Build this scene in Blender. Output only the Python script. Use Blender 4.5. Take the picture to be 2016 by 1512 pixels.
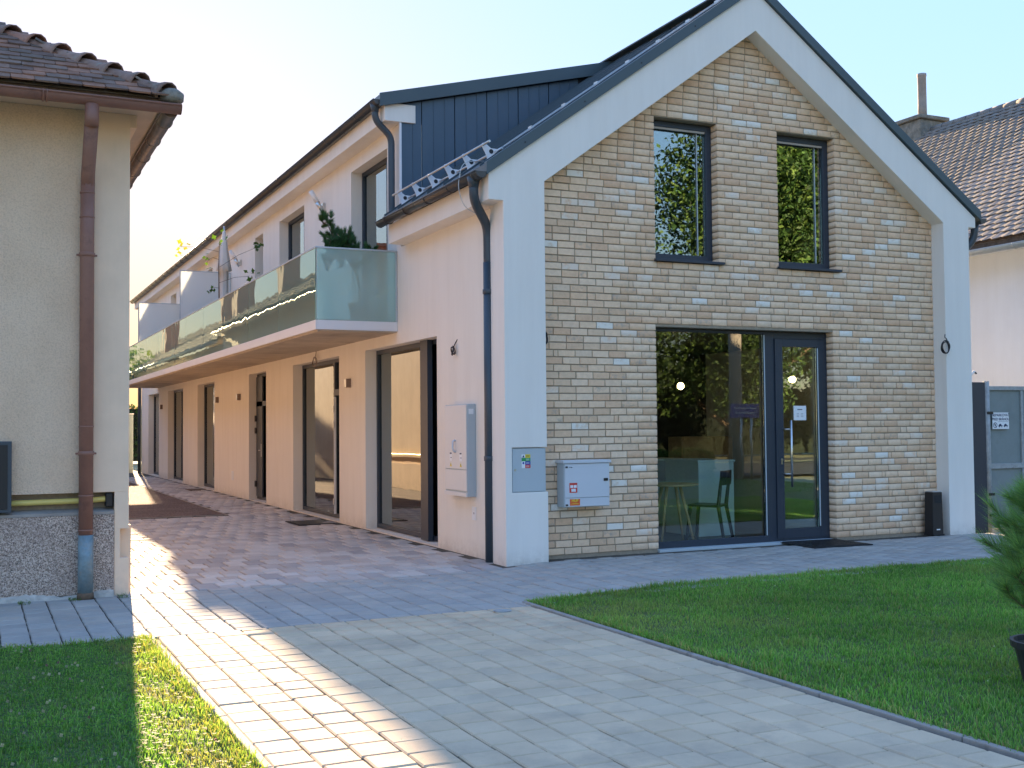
import bpy, math, random
import numpy as np
from mathutils import Vector, Matrix
random.seed(7); RNG = np.random.default_rng(7)
C = bpy.context.scene.collection
for o in list(bpy.data.objects): bpy.data.objects.remove(o)
sc = bpy.context.scene
PI = math.pi
# ---------------------------------------------------------------- camera
F = 2256.468
CAM = Vector((-5.107, -11.071, 1.5))
def _cam_axes():
    def d(px, py):
        return Vector((px-1008, -(py-756), -F)).normalized()
    Y = d(-50, 848); X = d(5824, 796); X = (X - Y*X.dot(Y)).normalized(); Z = X.cross(Y)
    return Matrix((X, Y, Z))
R3 = _cam_axes()
cd = bpy.data.cameras.new('camera'); cam = bpy.data.objects.new('camera', cd); C.objects.link(cam)
cam.matrix_world = Matrix.Translation(CAM) @ R3.to_4x4()
cd.sensor_width = 36; cd.lens = F/2016*36; cd.clip_end = 1500; cd.clip_start = .05
sc.camera = cam
R3n = np.array(R3); CAMn = np.array(CAM)
# ---------------------------------------------------------------- sun, sky, exposure
SUN_AZ, SUN_EL = math.radians(6.0), math.radians(12.0)
sd = bpy.data.lights.new('sun', 'SUN'); sd.energy = 3.5; sd.angle = math.radians(.6); sd.color = (1, .72, .44)
sun = bpy.data.objects.new('sun', sd); C.objects.link(sun)
sv = Vector((math.sin(SUN_AZ)*math.cos(SUN_EL), math.cos(SUN_AZ)*math.cos(SUN_EL), math.sin(SUN_EL)))
sun.rotation_euler = sv.to_track_quat('Z', 'Y').to_euler(); sun.location = (0, 40, 30)
w = bpy.data.worlds.new('World'); sc.world = w; w.use_nodes = True
nt = w.node_tree; bg = nt.nodes['Background']
sky = nt.nodes.new('ShaderNodeTexSky'); sky.sky_type = 'NISHITA'; sky.sun_disc = False
sky.sun_elevation = SUN_EL; sky.sun_rotation = SUN_AZ
sky.air_density = 1.25; sky.dust_density = .3; sky.ozone_density = 4.5
# the same soft shoulder on the whole sky, as the photograph's tone curve has it: colour x g / (1 + L/K)
dt = nt.nodes.new('ShaderNodeVectorMath'); dt.operation = 'DOT_PRODUCT'; dt.inputs[1].default_value = (.2, .7, .1)
ma = nt.nodes.new('ShaderNodeMath'); ma.operation = 'MULTIPLY_ADD'; ma.inputs[1].default_value = 1/.55; ma.inputs[2].default_value = 1
dv = nt.nodes.new('ShaderNodeMath'); dv.operation = 'DIVIDE'; dv.inputs[0].default_value = 2.0
vd = nt.nodes.new('ShaderNodeVectorMath'); vd.operation = 'SCALE'
nt.links.new(sky.outputs[0], dt.inputs[0]); nt.links.new(dt.outputs['Value'], ma.inputs[0]); nt.links.new(ma.outputs[0], dv.inputs[1])
nt.links.new(sky.outputs[0], vd.inputs[0]); nt.links.new(dv.outputs[0], vd.inputs['Scale'])
wb = nt.nodes.new('ShaderNodeVectorMath'); wb.operation = 'MULTIPLY'; wb.inputs[1].default_value = (1.08, .835, .79)
nt.links.new(vd.outputs[0], wb.inputs[0]); nt.links.new(wb.outputs[0], bg.inputs[0]); bg.inputs[1].default_value = .15
sc.view_settings.view_transform = 'Standard'; sc.view_settings.look = 'None'
sc.view_settings.gamma = 1; sc.view_settings.use_curve_mapping = False
sc.view_settings.exposure = 3.0
try:
    sc.cycles.max_bounces = 8; sc.cycles.transparent_max_bounces = 12; sc.cycles.use_denoising = True
except Exception: pass

# ---------------------------------------------------------------- materials
MATS = {}
def nmat(name):
    m = bpy.data.materials.new(name); m.use_nodes = True
    return m, m.node_tree, m.node_tree.nodes['Principled BSDF']
def lnk(t, a, b): t.links.new(a, b)
def pos_vec(t, scale=(1, 1, 1)):
    g = t.nodes.new('ShaderNodeNewGeometry'); mp = t.nodes.new('ShaderNodeMapping'); mp.inputs['Scale'].default_value = scale
    lnk(t, g.outputs['Position'], mp.inputs[0]); return mp.outputs[0]
def noise(t, vec, scale, detail=4, rough=.6):
    n = t.nodes.new('ShaderNodeTexNoise'); n.inputs['Scale'].default_value = scale
    n.inputs['Detail'].default_value = detail; n.inputs['Roughness'].default_value = rough
    lnk(t, vec, n.inputs['Vector']); return n.outputs['Fac']
def ramp(t, fac, stops):
    r = t.nodes.new('ShaderNodeValToRGB'); e = r.color_ramp.elements
    while len(e) < len(stops): e.new(.5)
    for i, (p, c) in enumerate(stops):
        e[i].position = p; e[i].color = (*c, 1) if len(c) == 3 else c
    lnk(t, fac, r.inputs[0]); return r.outputs[0]
def mixc(t, a, b, fac, mode='MIX'):
    m = t.nodes.new('ShaderNodeMix'); m.data_type = 'RGBA'; m.blend_type = mode
    for s, v in ((m.inputs[6], a), (m.inputs[7], b), (m.inputs[0], fac)):
        if hasattr(v, 'links') or isinstance(v, bpy.types.NodeSocket): lnk(t, v, s)
        elif isinstance(v, tuple): s.default_value = (*v, 1) if len(v) == 3 else v
        else: s.default_value = v
    return m.outputs[2]
def bump(t, b, h, strength, dist=.01):
    n = t.nodes.new('ShaderNodeBump'); n.inputs['Strength'].default_value = strength; n.inputs['Distance'].default_value = dist
    lnk(t, h, n.inputs['Height']); lnk(t, n.outputs[0], b.inputs['Normal'])
def scl(c, k): return tuple(min(1, x*k) for x in c)
def mat(name, col, rough=.7, var=.12, vs=3., bs=0, bscale=60, bdist=.005, metal=0, spec=.5, fine=.0, fscale=200, attr=False, dirt=None):
    """general surface: colour x low noise x fine noise (x colour attribute), bump"""
    m, t, b = nmat(name); MATS[name] = m
    v = pos_vec(t)
    c = ramp(t, noise(t, v, vs, 5), [(.3, scl(col, 1-var)), (.7, scl(col, 1+var))])
    if fine: c = mixc(t, c, ramp(t, noise(t, v, fscale, 2), [(.3, (1-fine,)*3), (.7, (1,)*3)]), 1., 'MULTIPLY')
    if attr:
        a = t.nodes.new('ShaderNodeAttribute'); a.attribute_name = 'col'; c = mixc(t, c, a.outputs['Color'], 1., 'MULTIPLY')
    if dirt:
        dc, ds, lo, hi = dirt
        c = mixc(t, c, dc, ramp(t, noise(t, v, ds, 8, .7), [(lo, (0, 0, 0)), (hi, (1, 1, 1))]))
    lnk(t, c, b.inputs['Base Color'])
    b.inputs['Roughness'].default_value = rough; b.inputs['Metallic'].default_value = metal
    b.inputs['Specular IOR Level'].default_value = spec
    if bs: bump(t, b, noise(t, v, bscale, 3), bs, bdist)
    return m
M = {}
M['white'] = mat('white_render', (.86, .82, .76), .9, .012, 1.2, .12, 260, .002, spec=.2, fine=.02, fscale=300)
M['pink'] = mat('pale_side_render', (.85, .80, .72), .9, .012, 1.2, .15, 240, .002, spec=.2, fine=.02, fscale=300)
M['anthracite'] = mat('anthracite_metal', (.042, .062, .083), .38, .06, 4, .03, 40, .002, metal=0, spec=.5)
M['frame'] = mat('anthracite_window_frame', (.026, .038, .058), .42, .04, 4, spec=.5)
M['roofmetal'] = mat('blue_grey_roof_sheet', (.06, .085, .10), .36, .08, 1.5, .05, 8, .004, spec=.5)
M['roofside'] = mat('dark_cladding_sheet', (.050, .090, .135), .33, .10, 1.2, .06, 6, .004, spec=.5)
M['verge'] = mat('verge_sheet', (.055, .085, .10), .4, .06, 2, .02, 10, .003)
M['gutterdark'] = mat('dark_brown_gutter', (.045, .042, .040), .35, .12, 6, .03, 30, .002, spec=.6)
M['galv'] = mat('galvanised_steel', (.55, .56, .56), .4, .1, 20, metal=.6)
M['steel'] = mat('brushed_steel', (.62, .62, .60), .28, .05, 20, metal=1)
M['concrete'] = mat('raw_concrete', (.52, .44, .35), .85, .12, 2.5, .2, 60, .003, fine=.08, dirt=((.27, .22, .17), 1.5, .5, .8))
M['fascia'] = mat('white_aluminium_fascia', (.74, .75, .77), .45, .02)
M['mortar'] = mat('grey_mortar', (.33, .27, .20), .95, .15, 30, .3, 150, .003)
M['cabinet'] = mat('grey_cabinet_steel', (.46, .52, .55), .5, .02)
M['cabwhite'] = mat('cream_cabinet_plastic', (.72, .70, .67), .5, .02)
M['boxgrey'] = mat('light_grey_box_paint', (.60, .63, .67), .5, .02)
M['black'] = mat('black_plastic', (.012, .013, .016), .45, .1)
M['rubber'] = mat('black_rubber', (.018, .02, .022), .85, .2, 40, .5, 200, .004)
M['red'] = mat('red_sticker', (.62, .05, .03), .5, .02)
M['orange'] = mat('orange_sticker', (.75, .13, .03), .5, .02)
M['yellow'] = mat('yellow_sticker', (.80, .62, .05), .5, .02)
M['green'] = mat('green_sticker', (.03, .32, .10), .5, .02)
M['blue'] = mat('blue_sticker', (.02, .05, .35), .5, .02)
M['paper'] = mat('white_paper', (.80, .82, .84), .6, .01)
M['ink'] = mat('dark_ink', (.02, .03, .08), .6, .02)
M['earth'] = mat('earth', (.10, .10, .05), .95, .3, 3, .6, 30, .02)
M['sand'] = mat('joint_sand', (.085, .075, .06), .95, .3, 20, .4, 200, .003, fine=.3)
M['curb'] = mat('curb_concrete', (.36, .33, .30), .9, .15, 6, .4, 180, .004, fine=.2, fscale=250, dirt=((.12, .11, .09), 5, .55, .75))
M['paver_b'] = mat('beige_concrete_paver', (.66, .53, .37), .88, .10, 2.2, .25, 300, .002, fine=.16, fscale=350, attr=True, dirt=((.43, .345, .25), 1.9, .50, .72))
M['paver_g'] = mat('grey_concrete_paver', (.43, .40, .36), .88, .10, 2.0, .25, 300, .002, fine=.16, fscale=350, attr=True, dirt=((.29, .29, .28), 1.7, .50, .75))
M['paver_c'] = mat('mottled_courtyard_paver', (.50, .465, .43), .85, .10, 3, .25, 300, .002, fine=.12, fscale=350, attr=True)
M['bounceground'] = mat('pale_bounce_ground', (.25, .25, .15), .95, .25, .4, .5, 8, .03)  # far ground's pale colour is made up, to bounce warm light onto the front
M['asphalt'] = mat('asphalt', (.05, .05, .052), .9, .15, 2, .4, 200, .004, fine=.3)
M['gravel'] = mat('reddish_gravel', (.26, .18, .15), .95, .25, 2, 1., 30, .05, fine=.75, fscale=26)
M['stuccoL'] = None
M['smoothL'] = mat('smooth_beige_render', (.88, .67, .49), .9, .06, 2.5, .15, 150, .003, fine=.03)
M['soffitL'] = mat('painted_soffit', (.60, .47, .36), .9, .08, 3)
M['brownmetal'] = mat('brown_painted_gutter', (.27, .135, .10), .5, .14, 5, .08, 40, .002, spec=.4, dirt=((.10, .055, .045), 5, .55, .8))
M['sidegutter'] = mat('weathered_zinc_gutter', (.25, .20, .17), .35, .2, 7, .05, 30, .002, metal=.5)
M['zincpipe'] = mat('blue_grey_galvanised_pipe', (.20, .28, .31), .55, .25, 14, .1, 60, .002, metal=.3, dirt=((.33, .31, .27), 9, .5, .75))
M['ypipe'] = mat('yellow_gas_pipe', (.70, .56, .16), .5, .06, 8)
M['hiptile'] = mat('clay_ridge_tile', (.28, .18, .14), .9, .25, 9, .5, 70, .006, attr=True, fine=.2, dirt=((.26, .25, .20), 13, .55, .7))
M['flattile'] = mat('old_clay_flat_tile', (.23, .155, .12), 1.0, .25, 8, .5, 60, .005, attr=True, fine=.25, dirt=((.19, .18, .16), 9, .6, .75), spec=.15)
M['neitile'] = mat('grey_brown_roof_tile', (.25, .235, .22), .95, .14, 4, .3, 60, .004, attr=True, fine=.15, spec=.2)
M['neiwall'] = mat('white_painted_house_wall', (.77, .80, .84), .85, .03, 1.5, .08, 90, .003)
M['chimney'] = mat('weathered_chimney_render', (.27, .25, .21), .95, .35, 7, .8, 30, .02, fine=.3, dirt=((.12, .12, .10), 6, .5, .7))
M['gate'] = mat('weathered_grey_green_sheet', (.21, .25, .25), .6, .14, 3, .05, 20, .002, dirt=((.12, .13, .12), 3, .55, .85))
M['gatebeam'] = mat('worn_painted_steel', (.33, .35, .35), .6, .2, 14, dirt=((.16, .08, .05), 12, .6, .75))
M['needle'] = None
M['bark'] = mat('bark', (.16, .11, .075), .95, .3, 20, .8, 60, .01)
M['potdark'] = mat('black_plant_pot', (.018, .022, .03), .5, .1)
M['soil'] = mat('potting_soil', (.04, .03, .02), .95, .3, 60, .8, 80, .01)
M['cloth'] = mat('off_white_parasol_cloth', (.70, .66, .60), .9, .04)
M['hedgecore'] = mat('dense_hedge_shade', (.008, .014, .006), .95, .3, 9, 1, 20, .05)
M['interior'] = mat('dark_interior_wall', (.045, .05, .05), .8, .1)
M['intfloor'] = mat('interior_floor', (.22, .22, .22), .5, .1)
M['counter'] = mat('pale_counter', (.72, .88, .86), .6, .02)
M['wood'] = mat('pale_wood', (.50, .36, .20), .5, .15, 12)
M['blackwood'] = mat('black_painted_wood', (.012, .012, .014), .4, .1)
M['curtain'] = mat('grey_curtain', (.32, .33, .32), .9, .08, 8)
M['steelpole'] = mat('concrete_pole', (.42, .37, .32), .9, .15, 3)
M['carpaint'] = mat('silver_car_paint', (.45, .48, .52), .3, .03, metal=.4)
M['carglass'] = mat('car_glass', (.02, .03, .05), .1, .02)
M['tyre'] = mat('tyre', (.02, .02, .02), .9)
M['hedge'] = None
M['brickred'] = mat('red_chimney_brick', (.38, .17, .11), .9, .25, 10, .3, 60, .004)
def emis(name, col, s):
    m, t, b = nmat(name); b.inputs['Emission Color'].default_value = (*col, 1); b.inputs['Emission Strength'].default_value = s
    b.inputs['Base Color'].default_value = (*col, 1); return m
M['lampglow'] = emis('warm_lamp_globe', (1, .72, .35), 2.5)
def splash(name, col, top=.22, k=.55):
    # dirt thrown up by rain along the foot of a wall
    m = bpy.data.materials[name]; t = m.node_tree; b = t.nodes['Principled BSDF']; src = b.inputs['Base Color'].links[0].from_socket
    g = t.nodes.new('ShaderNodeNewGeometry'); sp = t.nodes.new('ShaderNodeSeparateXYZ'); lnk(t, g.outputs['Position'], sp.inputs[0])
    mr = t.nodes.new('ShaderNodeMapRange'); mr.inputs['From Min'].default_value = top; mr.inputs['From Max'].default_value = .0; lnk(t, sp.outputs['Z'], mr.inputs[0])
    mu = t.nodes.new('ShaderNodeMath'); mu.operation = 'MULTIPLY'; lnk(t, mr.outputs[0], mu.inputs[0]); lnk(t, ramp(t, noise(t, pos_vec(t), 9, 6, .7), [(.35, (0, 0, 0)), (.7, (k, k, k))]), mu.inputs[1])
    lnk(t, mixc(t, src, col, mu.outputs[0]), b.inputs['Base Color'])
    # faint vertical rain streaks and patches
    s2 = b.inputs['Base Color'].links[0].from_socket
    lnk(t, mixc(t, s2, ramp(t, noise(t, pos_vec(t, (2.2, 2.2, .25)), 2.2, 6, .65), [(.35, (.955, .95, .945)), (.6, (1, 1, 1))]), 1., 'MULTIPLY'), b.inputs['Base Color'])
splash('white_render', (.42, .38, .33)); splash('pale_side_render', (.44, .39, .33)); splash('smooth_beige_render', (.40, .34, .28), .3); splash('white_painted_house_wall', (.4, .38, .35))
def rough_stucco():
    m, t, b = nmat('roughcast_render'); v = pos_vec(t)
    c = ramp(t, noise(t, v, 1.6, 6), [(.25, (.82, .61, .43)), (.75, (.93, .72, .53))])
    h = noise(t, v, 64, 6, .7)
    c = mixc(t, c, ramp(t, h, [(.32, (.80, .78, .76)), (.55, (1, 1, 1))]), 1., 'MULTIPLY')
    lnk(t, c, b.inputs['Base Color']); b.inputs['Roughness'].default_value = .95; b.inputs['Specular IOR Level'].default_value = .2
    bump(t, b, h, 1., .016); return m
M['stuccoL'] = rough_stucco()
def aggregate():
    m, t, b = nmat('washed_aggregate_plinth'); v = pos_vec(t)
    vo = t.nodes.new('ShaderNodeTexVoronoi'); vo.inputs['Scale'].default_value = 125; lnk(t, v, vo.inputs['Vector'])
    sep = t.nodes.new('ShaderNodeSeparateColor'); lnk(t, vo.outputs['Color'], sep.inputs[0])
    c = ramp(t, sep.outputs[0], [(0, (.13, .10, .085)), (.35, (.38, .29, .23)), (.7, (.60, .47, .39)), (1, (.80, .68, .58))])
    c = mixc(t, c, (.30, .22, .19), ramp(t, noise(t, v, 3, 5), [(.45, (0, 0, 0)), (.75, (.6, .6, .6))]))
    lnk(t, c, b.inputs['Base Color']); b.inputs['Roughness'].default_value = .9
    bump(t, b, vo.outputs['Distance'], .8, .008); return m
M['aggr'] = aggregate()
def brick_mat():
    m, t, b = nmat('tan_clay_brick'); v = pos_vec(t)
    a = t.nodes.new('ShaderNodeAttribute'); a.attribute_name = 'col'
    c = mixc(t, a.outputs['Color'], ramp(t, noise(t, v, 22, 5, .7), [(.3, (.90, .89, .88)), (.7, (1.07, 1.07, 1.07))]), 1., 'MULTIPLY')
    s = t.nodes.new('ShaderNodeAttribute'); s.attribute_name = 'smear'
    def gate(sock, k, lo, hi, scale):
        mt = t.nodes.new('ShaderNodeMath'); mt.operation = 'MULTIPLY'; lnk(t, sock, mt.inputs[0])
        lnk(t, ramp(t, noise(t, v, scale, 6, .65), [(lo, (0, 0, 0)), (hi, (1, 1, 1))]), mt.inputs[1]); return mt.outputs[0]
    sp = t.nodes.new('ShaderNodeSeparateColor'); lnk(t, s.outputs['Color'], sp.inputs[0])
    c = mixc(t, c, (.40, .35, .30), gate(sp.outputs[1], 1, .50, .74, 17))
    c = mixc(t, c, (.84, .79, .70), gate(sp.outputs[0], 1, .34, .50, 12))
    lnk(t, c, b.inputs['Base Color']); b.inputs['Roughness'].default_value = .92; b.inputs['Specular IOR Level'].default_value = .25
    bump(t, b, noise(t, v, 90, 4), .4, .006); return m
M['brick'] = brick_mat()
def leaf_mat(name, trans=.35, rough=.6):
    m, t, b = nmat(name); a = t.nodes.new('ShaderNodeAttribute'); a.attribute_name = 'col'
    lnk(t, a.outputs['Color'], b.inputs['Base Color']); b.inputs['Roughness'].default_value = rough
    b.inputs['Specular IOR Level'].default_value = .3
    tr = t.nodes.new('ShaderNodeBsdfTranslucent'); lnk(t, mixc(t, a.outputs['Color'], (1.25, 1.15, .45), 1., 'MULTIPLY'), tr.inputs[0])
    mx = t.nodes.new('ShaderNodeMixShader'); mx.inputs[0].default_value = trans
    lnk(t, b.outputs[0], mx.inputs[1]); lnk(t, tr.outputs[0], mx.inputs[2])
    lnk(t, mx.outputs[0], t.nodes['Material Output'].inputs[0]); return m
M['leaf'] = leaf_mat('leaf'); M['darkleaf'] = leaf_mat('dark_leaf', .1); M['grass'] = leaf_mat('grass_blade', .4, .7); M['needle'] = leaf_mat('pine_needle', .2, .5)
def glass(name, tint, refl_min, rough=0.0, blend=1.5, trans_rough=0, opac=0, opcol=(.4, .5, .47), wav=.0, glc=(.95, 1, .98)):
    """window pane: see-through tint + mirror reflection growing at grazing angles"""
    m = bpy.data.materials.new(name); m.use_nodes = True; t = m.node_tree; t.nodes.clear()
    out = t.nodes.new('ShaderNodeOutputMaterial')
    if trans_rough: tr = t.nodes.new('ShaderNodeBsdfRefraction'); tr.inputs['Roughness'].default_value = trans_rough; tr.inputs['IOR'].default_value = 1.08
    else: tr = t.nodes.new('ShaderNodeBsdfTransparent')
    tr.inputs[0].default_value = (*tint, 1)
    base = tr.outputs[0]
    if opac:
        df = t.nodes.new('ShaderNodeBsdfDiffuse'); df.inputs[0].default_value = (*opcol, 1)
        tl = t.nodes.new('ShaderNodeBsdfTranslucent'); tl.inputs[0].default_value = (*opcol, 1)
        ad = t.nodes.new('ShaderNodeMixShader'); ad.inputs[0].default_value = .5; lnk(t, df.outputs[0], ad.inputs[1]); lnk(t, tl.outputs[0], ad.inputs[2])
        mx = t.nodes.new('ShaderNodeMixShader'); mx.inputs[0].default_value = opac; lnk(t, base, mx.inputs[1]); lnk(t, ad.outputs[0], mx.inputs[2]); base = mx.outputs[0]
    gl = t.nodes.new('ShaderNodeBsdfGlossy'); gl.inputs['Roughness'].default_value = rough; gl.inputs[0].default_value = (*glc, 1)
    if wav:
        bn = t.nodes.new('ShaderNodeBump'); bn.inputs['Strength'].default_value = wav; bn.inputs['Distance'].default_value = .02
        lnk(t, noise(t, pos_vec(t), 2.2, 1), bn.inputs['Height']); lnk(t, bn.outputs[0], gl.inputs['Normal'])
    fr = t.nodes.new('ShaderNodeFresnel'); fr.inputs['IOR'].default_value = blend
    mr = t.nodes.new('ShaderNodeMapRange'); mr.inputs['To Min'].default_value = refl_min; mr.inputs['To Max'].default_value = 1
    mr.inputs['From Min'].default_value = .04
    lnk(t, fr.outputs[0], mr.inputs[0])
    mx = t.nodes.new('ShaderNodeMixShader'); lnk(t, mr.outputs[0], mx.inputs[0]); lnk(t, base, mx.inputs[1]); lnk(t, gl.outputs[0], mx.inputs[2])
    lnk(t, mx.outputs[0], out.inputs[0]); return m
M['glass'] = glass('window_glass', (.55, .62, .60), .30, wav=.03)
M['shopglass'] = glass('shop_glass', (.96, 1.0, .99), .055, wav=.02)
M['balglass'] = glass('balcony_glass', (.50, .66, .60), .16, opac=.60, opcol=(.50, .72, .63), wav=.07, glc=(.78, .92, .86))
M['frost'] = glass('frosted_balcony_glass', (.80, 1.0, .96), .08, rough=.12, trans_rough=.14, opac=.36, opcol=(.80, .98, .94))
M['milky'] = glass('milky_privacy_glass', (.7, .75, .75), .06, rough=.2, opac=.88, opcol=(.95, .97, .96))
M['lampwhite'] = mat('white_lamp_glass', (.8, .8, .8), .4, .02)
M['lampbody'] = mat('bronze_lamp_body', (.23, .17, .14), .4, .05, metal=.4)
M['streetblue'] = mat('blue_enamel_sign', (.02, .06, .35), .3, .02)

# ---------------------------------------------------------------- mesh builder
class MB:
    def __init__(s): s.v = []; s.f = []; s.mi = []; s.col = None
    def add(s, vs, fs, m=0):
        n = len(s.v); s.v += [tuple(p) for p in vs]; s.f += [tuple(i+n for i in f) for f in fs]; s.mi += [m]*len(fs); return s
    def box(s, x0, x1, y0, y1, z0, z1, m=0):
        return s.hexa([(x0, y0, z0), (x1, y0, z0), (x1, y1, z0), (x0, y1, z0), (x0, y0, z1), (x1, y0, z1), (x1, y1, z1), (x0, y1, z1)], m)
    def hexa(s, p, m=0):
        return s.add(p, [(0, 3, 2, 1), (4, 5, 6, 7), (0, 1, 5, 4), (1, 2, 6, 5), (2, 3, 7, 6), (3, 0, 4, 7)], m)
    def prism(s, poly, ax, a, b, m=0):
        """poly of 2-D points extruded along axis ax from a to b"""
        def P(q, k):
            if ax == 'y': return (q[0], k, q[1])
            if ax == 'x': return (k, q[0], q[1])
            return (q[0], q[1], k)
        n = len(poly); vs = [P(q, a) for q in poly]+[P(q, b) for q in poly]
        fs = [tuple(range(n)), tuple(range(2*n-1, n-1, -1))]+[(i, i+n, (i+1) % n+n, (i+1) % n) for i in range(n)]
        return s.add(vs, fs, m)
    def tube(s, pts, r, n=8, m=0, cap=True, arc=None):
        pts = [Vector(p) for p in pts]; rs = r if isinstance(r, (list, tuple)) else [r]*len(pts)
        rings = []; up = None
        for i, p in enumerate(pts):
            d = (pts[min(i+1, len(pts)-1)]-pts[max(i-1, 0)]).normalized()
            if up is None: up = Vector((0, 0, 1)) if abs(d.z) < .9 else Vector((1, 0, 0))
            u = d.cross(up).normalized(); up = u.cross(d).normalized()
            rings.append([p+(u*math.cos(2*PI*k/n)+up*math.sin(2*PI*k/n))*rs[i] for k in range(n)])
        vs = [q for rg in rings for q in rg]; fs = []
        for i in range(len(pts)-1):
            for k in range(n): fs.append((i*n+k, i*n+(k+1) % n, (i+1)*n+(k+1) % n, (i+1)*n+k))
        if cap: fs += [tuple(range(n-1, -1, -1)), tuple(range((len(pts)-1)*n, len(pts)*n))]
        return s.add(vs, fs, m)
    def lathe(s, prof, c=(0, 0, 0), n=16, m=0, ax='z'):
        vs = []; fs = []
        for r, z in prof:
            for k in range(n):
                a = 2*PI*k/n; x, y = r*math.cos(a), r*math.sin(a)
                p = (c[0]+x, c[1]+y, c[2]+z) if ax == 'z' else ((c[0]+x, c[1]+z, c[2]+y) if ax == 'y' else (c[0]+z, c[1]+x, c[2]+y))
                vs.append(p)
        for i in range(len(prof)-1):
            for k in range(n): fs.append((i*n+k, i*n+(k+1) % n, (i+1)*n+(k+1) % n, (i+1)*n+k))
        fs += [tuple(range(n-1, -1, -1)), tuple(range((len(prof)-1)*n, len(prof)*n))]
        return s.add(vs, fs, m)
    def halfpipe(s, a, b, r, th=.004, n=10, m=0, rim=.008):
        """gutter channel from a to b (horizontal), open upwards, with wall thickness and rolled rim, closed ends"""
        a = Vector(a); b = Vector(b); d = (b-a).normalized(); u = Vector((d.y, -d.x, 0)); up = Vector((0, 0, 1))
        def ring(p):
            o = [p+u*r*math.cos(PI+PI*k/n)+up*r*math.sin(PI+PI*k/n) for k in range(n+1)]
            i = [p+u*(r-th)*math.cos(PI+PI*k/n)+up*(r-th)*math.sin(PI+PI*k/n) for k in range(n, -1, -1)]
            return o+i
        A = ring(a); B = ring(b); N = len(A)
        fs = [(i, (i+1) % N, (i+1) % N+N, i+N) for i in range(N)]
        fs += [tuple(range(n, -1, -1)), tuple(range(N, N+n+1))]
        s.add(A+B, fs, m)
        for p, q in ((a, 1), (b, -1)):
            o = [p+u*r*math.cos(PI+PI*k/n)+up*r*math.sin(PI+PI*k/n) for k in range(n+1)]; e = d*q*.004
            s.add([x-e for x in o]+[x+e for x in o], [tuple(range(n+1)), tuple(range(2*n+1, n, -1))]+[(k, k+1, n+2+k, n+1+k) for k in range(n)]+[(0, n+1, 2*n+1, n)], m)
        for sg in (-1, 1): s.tube([a+u*sg*r, b+u*sg*r], rim, 6, m)
        return s
    def build(s, name, mats, parent=None, smooth=False, bevel=0, label=None):
        me = bpy.data.meshes.new(name); me.from_pydata([tuple(map(float, p)) for p in s.v], [], s.f)
        if not isinstance(mats, (list, tuple)): mats = [mats]
        for m in mats: me.materials.append(m)
        me.polygons.foreach_set('material_index', s.mi)
        if smooth:
            me.polygons.foreach_set('use_smooth', [len(f) <= 4 for f in s.f])
        me.update()
        o = bpy.data.objects.new(name, me); C.objects.link(o)
        if bevel:
            bv = o.modifiers.new('bevel', 'BEVEL'); bv.width = bevel; bv.segments = 2; bv.limit_method = 'ANGLE'; bv.angle_limit = .6
        if parent is not None: adopt(o, parent)
        if label: o['label'] = label
        return o
def root_loc(p):
    v = Vector((0, 0, 0))
    while p is not None: v += p.location; p = p.parent
    return v
def adopt(o, parent):
    o.parent = parent; o.matrix_parent_inverse = parent_world(parent).inverted()
PW = {}
def parent_world(p):
    if p.name in PW: return PW[p.name]
    m = Matrix.LocRotScale(p.location, p.rotation_euler, p.scale)
    if p.parent is not None: m = parent_world(p.parent) @ p.matrix_parent_inverse @ m
    PW[p.name] = m; return m
def thing(name, label, cat, loc=(0, 0, 0), group=None, rotz=0):
    o = bpy.data.objects.new(name, None); C.objects.link(o); o.location = loc; o.rotation_euler = (0, 0, rotz)
    o.empty_display_size = .2; return tag(o, label, cat, group)
def tag(o, label, cat, group=None, kind=None):
    if label: o['label'] = label
    if cat: o['category'] = cat
    if group: o['group'] = group
    if kind: o['kind'] = kind
    return o
def struct(o): o['kind'] = 'structure'; return o
def stuff(o): o['kind'] = 'stuff'; return o
def copy_tree(o, dloc, label, group=None):
    """copy of a thing with its parts; dloc shifts it"""
    def cp(src, par):
        c = src.copy(); C.objects.link(c)
        if par is not None: c.parent = par
        for ch in src.children: cp(ch, c)
        return c
    c = cp(o, None); c.location = o.location+Vector(dloc); c['label'] = label
    if group: c['group'] = group
    return c
def np_mesh(name, verts, faces, mats, cols=None, smears=None, fn=None, parent=None):
    """big mesh from numpy: verts (N,3), faces (M,k) with constant k; cols per vertex (N,3)"""
    me = bpy.data.meshes.new(name); N = len(verts); k = faces.shape[1]; Mf = len(faces)
    me.vertices.add(N); me.vertices.foreach_set('co', np.asarray(verts, np.float32).ravel())
    me.loops.add(Mf*k); me.loops.foreach_set('vertex_index', faces.astype(np.int32).ravel())
    me.polygons.add(Mf); me.polygons.foreach_set('loop_start', np.arange(0, Mf*k, k, dtype=np.int32))
    try: me.polygons.foreach_set('loop_total', np.full(Mf, k, np.int32))
    except Exception: pass
    me.update(calc_edges=True)
    for m in (mats if isinstance(mats, (list, tuple)) else [mats]): me.materials.append(m)
    for nm, cc in (('col', cols), ('smear', smears)):
        if cc is not None:
            ca = me.color_attributes.new(nm, 'FLOAT_COLOR', 'POINT')
            ca.data.foreach_set('color', np.concatenate([cc, np.ones((N, 1))], 1).astype(np.float32).ravel())
    o = bpy.data.objects.new(name, me); C.objects.link(o)
    if parent is not None: adopt(o, parent)
    return o
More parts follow.
